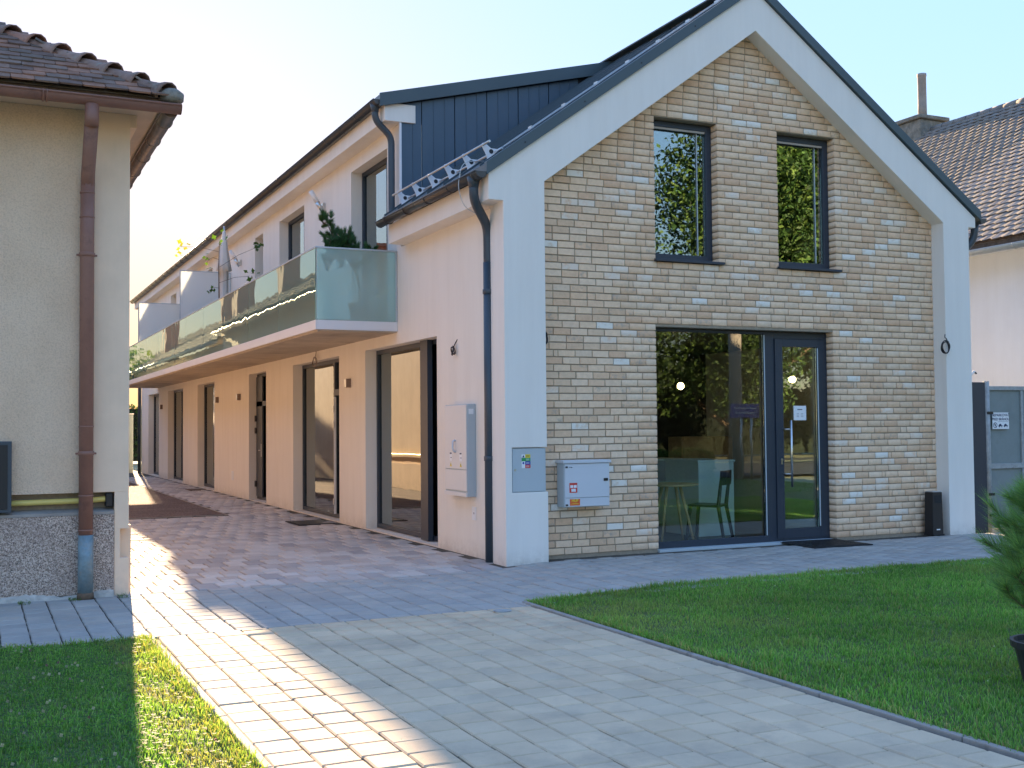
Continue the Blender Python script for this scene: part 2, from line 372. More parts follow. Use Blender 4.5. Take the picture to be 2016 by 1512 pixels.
# ---- piece variants: quads only
def chamfer_box(l, w, h, c, jit=0.0, base=True):
    """l along x, w along y, top at z=0, bottom z=-h; top edges chamfered by c (quads only)"""
    x, y = l/2, w/2
    def j(): return random.uniform(-jit, jit)
    js = [(j(), j()) for _ in range(4)]
    q = [(-x, -y), (x, -y), (x, y), (-x, y)]; q = [(a+e, b+f) for (a, b), (e, f) in zip(q, js)]
    qi = [(a-math.copysign(c, a), b-math.copysign(c, b)) for a, b in q]
    v = [(a, b, -h) for a, b in q]+[(a, b, -c) for a, b in q]+[(a, b, j()*.3) for a, b in qi]
    f = [(8, 9, 10, 11)]
    for i in range(4):
        k = (i+1) % 4; f += [(i, k, 4+k, 4+i), (4+i, 4+k, 8+k, 8+i)]
    return np.array(v), np.array(f)
def variant_mesh(name, v, f, m, col, smear=None, smooth=False):
    me = bpy.data.meshes.new(name); me.from_pydata(v.tolist(), [], f.tolist()); me.materials.append(m)
    for nm, cc in (('col', col), ('smear', smear)):
        if cc is None: continue
        cc = np.broadcast_to(np.asarray(cc, float), (len(v), 3))
        ca = me.color_attributes.new(nm, 'FLOAT_COLOR', 'POINT')
        ca.data.foreach_set('color', np.concatenate([cc, np.ones((len(v), 1))], 1).astype(np.float32).ravel())
    if smooth: me.polygons.foreach_set('use_smooth', [True]*len(f))
    me.update(); return me
def in_view(P, mx=60):
    q = (np.asarray(P)-CAMn) @ R3n        # world -> camera axes
    z = -q[:, 2]; px = 1008+q[:, 0]/np.maximum(z, .01)*F; py = 756-q[:, 1]/np.maximum(z, .01)*F
    return (z > .1) & (px > -mx) & (px < 2016+mx) & (py > -mx) & (py < 1512+mx), z
def scatter_pieces(parent, name, rest_name, variants, places, m, limit=300, smooth=False):
    """places: list of (4x4 numpy, variant). The 300 that show largest become objects, the rest one stuff mesh."""
    P = np.array([p[0][:3, 3] for p in places]); vis, z = in_view(P)
    order = np.argsort(np.where(vis, z, z+1000))
    ones = set(order[:limit].tolist())
    meshes = {}
    restv = []; restf = []; restc = []; rests = []; off = 0
    for i, (mt, vi) in enumerate(places):
        v, f, col, sm = variants[vi]
        if i in ones and vis[i]:
            if vi not in meshes: meshes[vi] = variant_mesh(name, v, f, m, col, sm, smooth)
            o = bpy.data.objects.new(name, meshes[vi]); C.objects.link(o)
            o.parent = parent; o.matrix_parent_inverse = parent_world(parent).inverted(); o.matrix_basis = Matrix(mt.tolist())
        else:
            restv.append(v @ mt[:3, :3].T+mt[:3, 3]); restf.append(f+off); off += len(v)
            restc.append(np.broadcast_to(np.asarray(col, float), (len(v), 3)))
            if sm is not None: rests.append(np.broadcast_to(np.asarray(sm, float), (len(v), 3)))
    if restv:
        o = np_mesh(rest_name, np.concatenate(restv), np.concatenate(restf), m, np.concatenate(restc), np.concatenate(rests) if rests else None, parent=parent)
        stuff(o)
        if smooth: o.data.polygons.foreach_set('use_smooth', [True]*len(o.data.polygons))
def frame_mat(o, u, v, n):
    mt = np.eye(4); mt[:3, 0] = u; mt[:3, 1] = v; mt[:3, 2] = n; mt[:3, 3] = o; return mt
def text_part(s, size, loc, rot, m, name='lettering', parent=None, bold=0):
    cu = bpy.data.curves.new(name, 'FONT'); cu.body = s; cu.size = size; cu.extrude = .0006; cu.align_x = 'CENTER'; cu.align_y = 'CENTER'; cu.offset = bold
    o = bpy.data.objects.new(name, cu); C.objects.link(o); o.location = loc; o.rotation_euler = rot
    bpy.context.view_layer.update()
    me = bpy.data.meshes.new_from_object(o); me.name = name; me.materials.append(m)
    o2 = bpy.data.objects.new(name, me); C.objects.link(o2); o2.location = loc; o2.rotation_euler = rot
    bpy.data.objects.remove(o); o2.name = name
    if parent is not None: adopt(o2, parent)
    return o2
def sstep(x, a, b):
    t = np.clip((x-a)/(b-a), 0, 1); return t*t*(3-2*t)
def ground(x, y): return .045*sstep(np.asarray(x, float), -.9, .9)*sstep(np.asarray(y, float), -6.5, -2.4)
def gz1(x, y): return float(ground(x, y))
# ================================================================ GROUND
def grid_sheet(name, x0, x1, y0, y1, z, m, nx=2, ny=2, g=True):
    xs = np.linspace(x0, x1, nx+1); ys = np.linspace(y0, y1, ny+1)
    v = [(x, y, z+(gz1(x, y) if g else 0)) for y in ys for x in xs]
    f = [(j*(nx+1)+i, j*(nx+1)+i+1, (j+1)*(nx+1)+i+1, (j+1)*(nx+1)+i) for j in range(ny) for i in range(nx)]
    b = MB(); b.add(v, f); return struct(b.build(name, m, smooth=True))
far = MB(); far.add([(-600, -600, -.12), (600, -600, -.12), (600, 900, -.12), (-600, 900, -.12)], [(0, 1, 2, 3)])
struct(far.build('ground', M['bounceground']))
LX, RX, SY, SYR = -3.93, -.88, -2.42, -2.2      # drive edges, front edge of the pavement
drive = grid_sheet('driveway', LX, RX, -16, SY, -.012, M['sand'], 8, 30)
pave = grid_sheet('pavement', -12, 14, SY, .02, -.012, M['sand'], 60, 6)
under = grid_sheet('pavement_edge', .02, 6.9, .02, .5, -.014, M['sand'], 10, 2)
court = grid_sheet('courtyard_paving', LX, .12, .02, 9.2, -.012, M['sand'], 8, 8)
strip = grid_sheet('wall_path', -1.1, .12, 9.2, 34, -.012, M['sand'], 2, 6)
grid_sheet('gravel_yard', LX, -1.1, 9.2, 34, -.004, M['gravel'], 2, 4)
grid_sheet('road', -60, 60, -24, -16, -.03, M['asphalt'], 2, 2, False)
grid_sheet('far_pavement', -60, 60, -26.2, -24, .06, M['paver_g'], 2, 2, False)
def paver_variants(n, l, w, cols, h=.05, c=.006, jit=.003, spread=.08):
    out = []
    for i in range(n):
        v, f = chamfer_box(l-.0065, w-.0065, h, c+.001, jit); k = random.uniform(1-spread, 1+spread); b = random.choice(cols)
        out.append((v, f, tuple(q*k for q in b), None))
    return out
def lay(parent, x0, x1, y0, y1, pw, ph, vs, name, rest, colmajor=True, z=0, off=None, gapx=0.0, keep=None):
    pl = []; nx = int(round((x1-x0)/pw)); ny = int(round((y1-y0)/ph))+1
    for i in range(nx):
        o = (i % 2)*.5*ph if off is None else off(i)
        for j in range(-2, ny+1):
            x = x0+(i+.5)*pw; ya = max(y0+j*ph+o, y0); yb = min(y0+(j+1)*ph+o, y1)
            if yb-ya < .03: continue
            y = (ya+yb)/2; fy = (yb-ya-.004)/(ph-.004)
            if keep and not keep(x, y): continue
            a = random.gauss(0, .004); ca, sa = math.cos(a), math.sin(a)
            mt = np.eye(4); mt[0, 0] = ca; mt[0, 1] = -sa; mt[1, 0] = sa; mt[1, 1] = ca*fy; mt[0, 1] *= fy
            dx = (gz1(x+.1, y)-gz1(x-.1, y))/.2; mt[2, 0] = dx+random.gauss(0, .004); mt[2, 1] = random.gauss(0, .004)*fy
            mt[:3, 3] = (x+random.gauss(0, .0012), y+random.gauss(0, .0015), gz1(x, y)+z+random.gauss(0, .0012)); pl.append((mt, random.randrange(len(vs))))
    scatter_pieces(parent, name, rest, vs, pl, parent['_pm'] if False else vsmat[id(vs)], 300)
vsmat = {}
vb = paver_variants(14, .198, .207, [(1.04, 1.01, .98), (1.0, .98, .96), (.96, .96, .96), (1.02, .98, .94)], spread=.05); vsmat[id(vb)] = M['paver_b']
vg = paver_variants(14, .198, .196, [(.97, 1.0, 1.03), (1, 1, 1), (.95, .97, 1.0), (1.03, 1.02, 1.0), (.9, .93, .96)], spread=.05); vsmat[id(vg)] = M['paver_g']
lay(drive, LX+.03, RX-.02, -11, SY, .2, .21, vb, 'paver', 'outer_pavers', off=lambda i: .105*(i % 2)+.03*math.sin(i*2.3))
lay(pave, -7.93, 9.2, SY+.0, -.02, .2, .198, vg, 'paver', 'outer_pavers', off=lambda i: .099*(i % 2), keep=lambda x, y: not (x > LX and x < -.0 and y > -.14))
# courtyard: courses .43 deep in running bond, most stones split across
vc1 = paver_variants(16, .203, .213, [(.84, .82, .83), (1, .97, .96), (1.1, 1.07, 1.05), (.78, .77, .80), (.95, .89, .86), (1.12, 1.12, 1.12)], c=.007)
vc2 = paver_variants(12, .203, .425, [(.84, .82, .83), (1, .97, .96), (1.1, 1.08, 1.06), (.8, .79, .82), (.95, .90, .87)], c=.007)
vc = vc1+vc2; pl = []
for j in range(-1, 62):
    y0 = -.11+j*.43
    xa, xb = (LX, .04) if y0+.2 < 9.1 else (-1.1, .04)
    if y0 < -.2: continue
    n = int((xb-xa)/.208)+2
    for i in range(n):
        x = xa+.104+i*.208+(.104 if j % 2 else 0)-.104
        if x > xb-.02 or x < xa+.02: continue
        if random.random() < .65: parts = [(.107, 0), (.322, 0)]
        else: parts = [(.215, 1)]
        for dy, kind in parts:
            mt = np.eye(4); mt[2, 0] = random.gauss(0, .006); mt[2, 1] = random.gauss(0, .006)
            mt[:3, 3] = (x, y0+dy, gz1(x, y0)+random.gauss(0, .0015)); pl.append((mt, random.randrange(16) if kind == 0 else 16+random.randrange(12)))
c_near = [p for p in pl if p[0][1, 3] < 9.15]; c_far = [p for p in pl if p[0][1, 3] >= 9.15]
scatter_pieces(court, 'paver', 'outer_pavers', vc, c_near, M['paver_c'], 300)
scatter_pieces(strip, 'paver', 'outer_pavers', vc, c_far, M['paver_c'], 0)
# curbs: stones end to end
def curb(name, xs, y0, y1, label):
    par = struct(MB().box(xs(y0)-.02, xs(y0)+.02, y0, y0+.1, -.2, -.1).build(name, M['curb']))
    y = y0; k = 0
    while y < y1-.05:
        ye = min(y+1.0, y1); xa, xb = xs(y), xs(ye); z = .012; hw = .022
        b = MB(); b.hexa([(xa-hw, y+.003, -.1), (xa+hw, y+.003, -.1), (xb+hw, ye-.003, -.1), (xb-hw, ye-.003, -.1),
                          (xa-hw, y+.003, gz1(xa, y)+z), (xa+hw, y+.003, gz1(xa, y)+z), (xb+hw, ye-.003, gz1(xb, ye)+z), (xb-hw, ye-.003, gz1(xb, ye)+z)])
        b.build('curb_stone', M['curb'], par, bevel=.007); y = ye
curb('right_curb', lambda y: RX+.03+.022*math.sin((y+1.2)*.62), -13, SYR-.02, '')
curb('left_curb', lambda y: LX-.01+.012*math.sin(y*.8), -13, SY, '')
struct(MB().box(-1.125, -1.10, 9.2, 34, -.1, .006).build('path_edging', M['curb']))
struct(MB().box(LX, -1.12, 9.17, 9.20, -.1, .004).build('gravel_edging', M['curb']))
# drain cover and small leaf litter on the drive
dc = tag(MB().lathe([(.075, 0), (.075, .006), (.062, .008), (.0, .008)], (-1.22, -2.56, .001), 24).build('drain_cover', M['gatebeam']), 'small round grey cover let into the beige drive near the lawn corner', 'drain cover')

# lawns
def blades(name, region, n, h0, h1, wd, cols, zfn, lean=.5, seed=1, bend=True, colfn=None):
    g = np.random.default_rng(seed); pts = []
    x0, x1, y0, y1, test = region
    while sum(len(p) for p in pts) < n:
        q = np.stack([g.uniform(x0, x1, n), g.uniform(y0, y1, n)], 1); pts.append(q[test(q[:, 0], q[:, 1])])
    p = np.concatenate(pts)[:n]; n = len(p)
    clump = .5+.5*np.sin(p[:, 0]*7.1+1.3*np.sin(p[:, 1]*5.3))*np.sin(p[:, 1]*6.7+1.1*np.sin(p[:, 0]*4.1))
    big = .5+.5*np.sin(p[:, 0]*1.9+p[:, 1]*.7+2*np.sin(p[:, 1]*1.3))*np.sin(p[:, 1]*2.3+.5)
    h = (h0+(h1-h0)*g.random(n)**1.8*1.15)*(.6+.6*clump); a = g.uniform(0, 2*PI, n); l = lean*g.random(n)*h
    ya = g.uniform(0, 2*PI, n); z = zfn(p[:, 0], p[:, 1])
    base = np.stack([p[:, 0], p[:, 1], z], 1); sd = np.stack([np.cos(ya), np.sin(ya), 0*ya], 1)*(wd*(.6+.8*g.random(n)))[:, None]/2
    d = np.stack([np.cos(a), np.sin(a), 0*a], 1); up = np.array([0, 0, 1.])
    mid = base+d*(l*.35)[:, None]+up*(h*.6)[:, None]; tip = base+d*l[:, None]+up*h[:, None]*np.where(l > h*.6, .8, 1)[:, None]
    v = np.stack([base-sd, base+sd, mid+sd*.8, tip, mid-sd*.8], 1).reshape(-1, 3)
    i = np.arange(n)[:, None]*5; f = np.concatenate([i+[0, 1, 2], i+[0, 2, 4], i+[4, 2, 3]], 0)
    cols = np.array(cols); ci = cols[g.integers(0, len(cols), n)]
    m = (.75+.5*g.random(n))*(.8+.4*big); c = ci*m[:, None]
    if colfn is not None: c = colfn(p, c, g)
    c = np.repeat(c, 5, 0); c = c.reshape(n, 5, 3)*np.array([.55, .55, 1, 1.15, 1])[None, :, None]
    return stuff(np_mesh(name, v, f, M['grass'], c.reshape(-1, 3)))
def lawn_base(name, poly, z):
    b = MB(); b.add([(x, y, gz1(x, y)+z) for x, y in poly], [tuple(range(len(poly)))]); return struct(b.build(name, M['earth']))
lb = MB(); nx, ny = 14, 12
xs = np.linspace(RX+.06, 14, nx+1); ys = np.linspace(-16, SYR-.01, ny+1)
lb.add([(x, y, gz1(x, y)+.0) for y in ys for x in xs], [(j*(nx+1)+i, j*(nx+1)+i+1, (j+1)*(nx+1)+i+1, (j+1)*(nx+1)+i) for j in range(ny) for i in range(nx)])
M['thatch'] = mat('mossy_lawn_soil', (.12, .17, .05), .95, .4, 6, .8, 60, .02, fine=.4, fscale=80)
struct(lb.build('lawn_soil', M['thatch'], smooth=True))
struct(MB().add([(-12, -16, 0), (LX-.03, -16, 0), (LX-.03, SY-.01, 0), (-12, SY-.01, 0)], [(0, 1, 2, 3)]).build('left_lawn_soil', M['thatch']))
GR = [(.17, .40, .08), (.22, .47, .095), (.13, .33, .06), (.30, .48, .15)]
zf = lambda x, y: ground(x, y)
def seen(x, y):
    # keep only ground the photograph (or a step to the side) can see
    X = x+5.107; Y = y+11.071; return (X/Y > -.12) & (Y > 3.6)
def right_col(p, c, g):
    dry = np.clip(np.sin(p[:, 0]*1.1-.6)*np.sin(p[:, 1]*1.2+2.6)+.55*np.sin(p[:, 0]*3.7+p[:, 1]*2.1)*np.sin(p[:, 1]*4.9-p[:, 0]), 0, 1)
    worn = ((p[:, 0]-RX < .10) | (p[:, 1] > SYR-.08)) & (g.random(len(p)) < .35)
    c = c*(1-dry[:, None]*.6)+np.array([.36, .42, .14])*dry[:, None]*.6
    s = g.random(len(p)) < .03; c[s | worn] = np.array([.40, .36, .17]); return c
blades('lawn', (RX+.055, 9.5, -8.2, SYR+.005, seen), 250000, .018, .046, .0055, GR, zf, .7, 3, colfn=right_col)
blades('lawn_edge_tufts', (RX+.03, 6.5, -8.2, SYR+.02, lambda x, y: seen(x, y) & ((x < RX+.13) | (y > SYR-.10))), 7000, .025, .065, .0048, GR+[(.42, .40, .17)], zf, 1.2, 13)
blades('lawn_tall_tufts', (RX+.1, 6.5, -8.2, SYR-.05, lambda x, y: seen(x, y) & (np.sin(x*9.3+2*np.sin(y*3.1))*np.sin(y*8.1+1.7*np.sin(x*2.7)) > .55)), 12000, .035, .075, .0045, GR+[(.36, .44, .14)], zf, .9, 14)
blades('left_edge_tufts', (-5.6, LX-.015, -8.2, SY+.01, lambda x, y: (x > LX-.12) | (y > SY-.07)), 4500, .02, .06, .0045, [(.26, .40, .09), (.40, .40, .16), (.16, .30, .06)], lambda x, y: 0*x, 1.2, 15)
blades('joint_weeds', (-4.9, -3.85, -.32, -.115, lambda x, y: np.sin(x*23)*np.sin(x*7.3+1) > .35), 260, .012, .035, .004, [(.10, .22, .05), (.2, .26, .08)], lambda x, y: 0*x, 1.2, 16)
blades('lawn_far_part', (RX+.07, 14, -16, -8.2, lambda x, y: x > -9), 20000, .02, .05, .01, GR, zf, .7, 4)
DRY = np.array([.34, .32, .12])
def left_col(p, c, g):
    sunny = sstep(p[:, 0], -4.35, -4.2)*.9
    r = sstep(np.sin(p[:, 1]*8.5+np.sin(p[:, 0]*9)*1.6)+.5*np.sin(p[:, 0]*17+p[:, 1]*5), -.5, 1)
    k = (sunny*(.35+.65*r)*(.4+.6*g.random(len(p))))[:, None]; c = c*(1-k)+DRY*k
    s = g.random(len(p)) < .08*sunny; c[s] = np.array([.30, .24, .13]); return c
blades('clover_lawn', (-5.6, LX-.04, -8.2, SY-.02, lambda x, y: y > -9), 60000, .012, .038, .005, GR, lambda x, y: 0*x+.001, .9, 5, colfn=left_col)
blades('clover_lawn_far_part', (-12, -5.6, -12, SY-.02, lambda x, y: y > -13), 16000, .015, .05, .01, GR, lambda x, y: 0*x, .8, 6)
# clover: trefoil leaves and round white heads, in the shaded part and thinner in the sun
def clover():
    g = np.random.default_rng(8); V = []; Fc = []; Cc = []; o = 0
    def quadleaf(c, r, n, col):
        nonlocal o
        a0 = g.uniform(0, 6.28)
        for k in range(3):
            a = a0+k*2.094; d = np.array([math.cos(a), math.sin(a), .15]); s = np.array([-math.sin(a), math.cos(a), 0])*r*.55
            V.extend([c, c+d*r*.6-s, c+d*r, c+d*r*.6+s]); Fc.append((o, o+1, o+2, o+3)); Cc.extend([col]*4); o += 4
    for _ in range(5200):
        x = g.uniform(-5.5, LX-.08); y = g.uniform(-7.2, SY-.05)
        dens = .35 if x > -4.25 else 1
        if g.random() > dens*(.4+.6*(math.sin(x*6)*math.sin(y*4)*.5+.5)): continue
        col = np.array([.04, .125, .03])*g.uniform(.7, 1.5); quadleaf(np.array([x, y, g.uniform(.018, .045)]), g.uniform(.008, .015), 3, col)
    stuff(np_mesh('clover_leaves', np.array(V), np.array(Fc), M['grass'], np.array(Cc)))
    V = []; Fc = []; Cc = []; o = 0
    for _ in range(150):
        x = g.uniform(-5.3, -4.05); y = -7+4.3*g.random()
        if x > -4.5 and g.random() < .7: continue
        z = g.uniform(.035, .07); r = g.uniform(.006, .012); col = np.array([.62, .62, .52]) if g.random() < .75 else np.array([.42, .27, .30])
        col = col*g.uniform(.6, 1)
        for k in range(5):      # five tilted quads make a small fluffy head
            n = g.normal(size=3); n /= np.linalg.norm(n); t = np.cross(n, [0.3, .2, .9]); t /= np.linalg.norm(t); b2 = np.cross(n, t); c = np.array([x, y, z])
            V.extend([c+(t+b2)*r*.7, c+(-t+b2)*r*.7, c+(-t-b2)*r*.7, c+(t-b2)*r*.7]); Fc.append((o, o+1, o+2, o+3)); Cc.extend([col]*4); o += 4
    stuff(np_mesh('clover_flowers', np.array(V), np.array(Fc), M['grass'], np.array(Cc)))
clover()
# petals and crumbs lying about
g = np.random.default_rng(11); V = []; Fq = []; Cq = []
spots = [(-2.33, -2.9), (-1.75, -3.55), (-1.2, -5.1), (1.25, -2.9), (.6, -3.3), (3.0, -2.6), (.35, -4.2), (-2.9, -1.5), (-1.9, .6), (.9, -5.6), (-2.2, 3.4), (-.9, 1.5), (2.2, -3.9), (-.7, -6.2)]
spots += [(g.uniform(-3.8, 4), g.uniform(-7, 2)) for _ in range(60)]
for i, (x, y) in enumerate(spots):
    r = g.uniform(.006, .014) if i < 14 else g.uniform(.002, .006); a = g.uniform(0, 6.28); z = gz1(x, y)+(.008 if x < RX else .035)
    c, s = math.cos(a)*r, math.sin(a)*r; V += [(x-c, y-s, z), (x+s*.6, y-c*.6, z+.004), (x+c, y+s, z+.002), (x-s*.6, y+c*.6, z+.006)]
    k = len(V)-4; Fq.append((k, k+1, k+2, k+3)); Cq += [(.75, .74, .62) if g.random() < .6 else (.10, .08, .05)]*4
stuff(np_mesh('fallen_petals', np.array(V), np.array(Fq), M['grass'], np.array(Cq)))

# ================================================================ MAIN BUILDING
H = thing('gabled_building', 'new two storey gabled building with tan brick front and long pale rendered side', 'building', (3.38, 0, 0))
def rect_cells(a0, a1, b0, b1, holes):
    A = sorted({a0, a1, *[h[0] for h in holes], *[h[1] for h in holes]}); B = sorted({b0, b1, *[h[2] for h in holes], *[h[3] for h in holes]})
    A = [a for a in A if a0 <= a <= a1]; B = [b for b in B if b0 <= b <= b1]; out = []
    for i in range(len(A)-1):
        run = None
        for j in range(len(B)-1):
            ca, cb = (A[i]+A[i+1])/2, (B[j]+B[j+1])/2
            if any(h[0] < ca < h[1] and h[2] < cb < h[3] for h in holes):
                if run: out.append(run); run = None
            else: run = (A[i], A[i+1], run[2] if run else B[j], B[j+1])
        if run: out.append(run)
    return out
BW = 29.8; YC = 3.40; XR = 3.361; SL = .7125
# --- white gable frame
G0 = -.03
fr = MB(); D = .36
def inner(x): return 4.16+(6.222-4.16)/(XR-.496)*(x-.496) if x < XR else 4.10+(6.222-4.10)/(6.322-XR)*(6.322-x)
def outer(x): return 4.20+SL*(x+.172) if x < XR else 4.20+SL*(6.894-x)
fr.prism([(0, G0), (.505, G0), (.505, .788), (.078, .788), (.078, 1.268), (.496, 1.268), (.496, 4.16), (XR, 6.222), (6.322, 4.10), (6.322, G0), (6.768, G0), (6.768, 4.07), (6.894, 4.07), (6.894, 4.20), (XR, outer(XR)), (-.172, 4.20), (-.172, 3.915), (0, 3.915)], 'y', 0, D)
#fr.prism([(0, G0), (.505, G0), (.505, .788), (0, .788)], 'y', -.004, D)
fr.prism([(.078, .788), (.496, .788), (.496, 1.268), (.078, 1.268)], 'y', .14, D)
fr.build('gable_frame', M['white'], H, bevel=.006)
# --- brick front: mortar body with openings, bricks proud of it
YB = .21
W1, W2, DO = (2.04, 2.925, 3.40, 5.09), (3.815, 4.71, 3.40, 5.09), (2.03, 4.64, .0, 2.63)
OP = [W1, W2, DO]
mo = MB()
def mcell(a0, a1, b0, b1): mo.box(a0, a1, YB+.010, .40, b0, b1)
g_ = .010
for c in rect_cells(.48, 6.34, .03, 4.16, [(h[0]-g_, h[1]+g_, h[2]-g_ if h is not DO else h[2], h[3]+g_) for h in (DO, (W1[0], W1[1], W1[2], 4.16+g_), (W2[0], W2[1], W2[2], 4.16+g_))]): mcell(*c)
for (x0, x1) in ((.48, W1[0]-g_), (W1[1]+g_, W2[0]-g_), (W2[1]+g_, 6.34)):
    pts = sorted({x0, x1, *([XR] if x0 < XR < x1 else [])})
    poly = [(x0, 4.16)]+[(x1, 4.16)]+[(x, inner(x)+.05) for x in reversed(pts)]
    if x0 < .5: poly = [(x0, 4.16), (x1, 4.16), (x1, inner(x1)+.05), (.5, 4.20)]
    if x1 > 6.3: poly = [(x0, 4.16), (6.3, 4.16), (x0, inner(x0)+.05)]
    mo.prism(poly, 'y', YB+.010, .40)
for h in (W1, W2):
    xs = sorted({h[0]-g_, h[1]+g_})
    mo.prism([(xs[0], h[3]+g_), (xs[1], h[3]+g_), (xs[1], inner(xs[1])+.05), (xs[0], inner(xs[0])+.05)], 'y', YB+.010, .40)
mortar = mo.build('brick_front', M['mortar'], H)
TAN = [(.79, .555, .37), (.83, .61, .42), (.76, .525, .345), (.80, .555, .365), (.84, .64, .46), (.78, .565, .385), (.75, .505, .33), (.81, .60, .42)]
def brick_variant(l, kind):
    v, f = chamfer_box(l, .0675, .19, .003, .0022)
    # piece frame: x along wall, y up, z outward
    col = np.array(random.choice(TAN))*random.uniform(.93, 1.07)
    sm = {'n': (0, .0, 0), 'g': (0, .9, 0), 'w': (1, .1, 0), 'p': (.6, .2, 0)}[kind]
    if kind == 'w': col = np.array((.74, .62, .48))
    return (v, f, tuple(col), sm)
BV = {}; bvars = []
def bv(l):
    key = round(l, 3)
    if key not in BV:
        BV[key] = []
        full = key == .206
        for kind, n in ((('n', 14), ('g', 4), ('w', 4), ('p', 3)) if full else (('n', 3), ('g', 1))):
            for _ in range(n): BV[key].append(len(bvars)); bvars.append(brick_variant(key, kind))
    L = BV[key]
    if key == .206:
        r = random.random(); return L[random.randrange(14)] if r < .80 else L[14+random.randrange(4)] if r < .89 else L[18+random.randrange(4)] if r < .93 else L[22+random.randrange(3)]
    return L[random.randrange(4)]
bpl = []; CH = .0812; z0b = .075
def spans(z, zt):
    """free intervals of the wall on one course"""
    lo, hi = .485, 6.34
    if z > 4.15:
        zz = z+.0; lo = max(lo, .496+(zz-4.16)*(XR-.496)/(6.222-4.16)-.02); hi = min(hi, 6.322-(zz-4.10)*(6.322-XR)/(6.222-4.10)+.02)
    iv = [(lo, hi)]
    for h in OP:
        if z+.035 > h[2] and z+.035 < h[3]:
            nv = []
            for a, b in iv:
                if h[0] > a and h[0] < b: nv.append((a, h[0]))
                if h[1] > a and h[1] < b: nv.append((h[1], b))
                if not (h[0] < b and h[1] > a): nv.append((a, b))
            iv = nv
    return iv
k = 0; z = z0b
while z < 6.17:
    for a, b in spans(z, z+CH):
        x = a; ed = .097 if k % 2 else .206
        first = True
        off = random.choice((0, .06, .12, .18))
        while x < b-.02:
            if first and a > .6: L = ed if ed < b-a else b-a
            elif first: L = .05+off*.85
            else:
                L = .206
                r = random.random()
                if r < .045: L = .097
                elif r < .065: L = .045
            rem = b-x
            if rem <= L+.045: L = rem
            elif rem-L-.011 < .045: L = (rem-.011)/2
            L = round(L/.005)*.005 if abs(L-.206) > .01 and L != rem else L
            L = min(L, rem)
            mt = frame_mat((x+L/2, YB+random.gauss(0, .0016), z+.035), (1, 0, random.gauss(0, .004)), (0, 0, 1), (random.gauss(0, .006), -1, random.gauss(0, .008)))
            vi = bv(L); bpl.append((mt, vi)); x += L+.011; first = False
    z += CH; k += 1
scatter_pieces(mortar, 'brick', 'upper_bricks', bvars, bpl, M['brick'])
# --- side wall, other walls, floors
side = MB(); XS = .06; TH = .30
GO = [(2.13, 4.06, 'g'), (6.33, 9.20, 'g'), (11.30, 12.86, 'd'), (16.66, 18.94, 'd'), (21.20, 23.90, 'g'), (25.73, 28.10, 'g')]
GO[0] = (2.13, 5.00, 'g')
UP = [(3.97, 5.66, 2.96), (8.40, 10.20, 2.96), (11.55, 12.28, 2.96), (16.9, 18.3, 2.96), (22.4, 23.4, 2.96)]
lo_h = [(a, b, 0.03, 2.62) for a, b, _ in GO]; up_h = [(a, b, z, 5.38) for a, b, z in UP]
for c in rect_cells(.36, 3.412, -.1, 3.915, lo_h): side.box(XS, XS+TH, c[0], c[1], c[2], c[3])
for c in rect_cells(3.412, BW, -.1, 5.60, lo_h+up_h): side.box(XS, XS+TH, c[0], c[1], c[2], c[3])
side.box(XS+TH, 6.7, BW-.3, BW, -.1, 5.6)
side.prism([(.06, 5.6), (6.7, 5.6), (XR, 6.72)], 'y', BW-.3, BW)
side.build('side_wall', M['pink'], H)
MB().box(6.45, 6.75, .36, BW-.3, -.1, 4.15).build('rear_wall', M['white'], H)
eb = MB(); eb.box(-.172, XS+.2, D, 3.25, 3.915, 4.17); eb.build('lower_eaves_box', M['pink'], H, bevel=.004)
eb = MB(); eb.box(-.18, XS+.2, 3.37, BW, 5.597, 5.84); eb.build('upper_eaves_box', M['pink'], H, bevel=.004)
MB().box(XS+TH, 6.45, .42, BW-.3, 2.72, 2.94).build('upper_floor', M['interior'], H)
MB().box(XS+TH, 6.45, .40, BW-.3, -.1, .02).build('ground_floor', M['intfloor'], H)
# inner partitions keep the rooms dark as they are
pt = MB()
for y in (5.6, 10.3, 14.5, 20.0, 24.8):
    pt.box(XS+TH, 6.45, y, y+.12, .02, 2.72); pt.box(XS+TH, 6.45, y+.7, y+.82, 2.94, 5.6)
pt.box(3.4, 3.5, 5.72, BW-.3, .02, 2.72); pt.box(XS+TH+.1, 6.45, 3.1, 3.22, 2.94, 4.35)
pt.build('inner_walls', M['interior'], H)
# --- roof
def rz(x): return 4.315+SL*(x+.172)          # top of front roof, left slope
ridge = rz(XR); RE = 6.96
def rzr(x): return ridge-(ridge-4.27)/(RE-XR)*(x-XR)
rf = MB(); t_ = .10
rf.prism([(-.20, rz(-.20)-t_), (XR, ridge-t_), (XR, ridge), (-.20, rz(-.20))], 'y', .0, YC+.02)
rf.build('front_roof', M['roofmetal'], H)
rr = MB(); rr.prism([(XR, ridge-t_), (RE, rzr(RE)-t_), (RE, rzr(RE)), (XR, ridge)], 'y', .0, BW+.1); rr.build('right_roof', M['roofmetal'], H)
def dz(x): return 5.985+.2487*(x+.05)
dr = MB(); dr.prism([(-.25, dz(-.25)-.14), (XR+.02, dz(XR)-.14), (XR+.02, ridge+.012), (-.25, dz(-.25))], 'y', YC-.06, BW+.1); dr.build('dormer_roof', M['roofmetal'], H)
sm_ = MB()
for i in range(7):
    y = .16+i*.53
    sm_.prism([(-.2, rz(-.2)), (XR-.05, rz(XR-.05)), (XR-.05, rz(XR-.05)+.028), (-.2, rz(-.2)+.028)], 'y', y, y+.014)
sm_.build('roof_seams', M['roofmetal'], H)
vg_ = MB()   # verge trim along both rakes
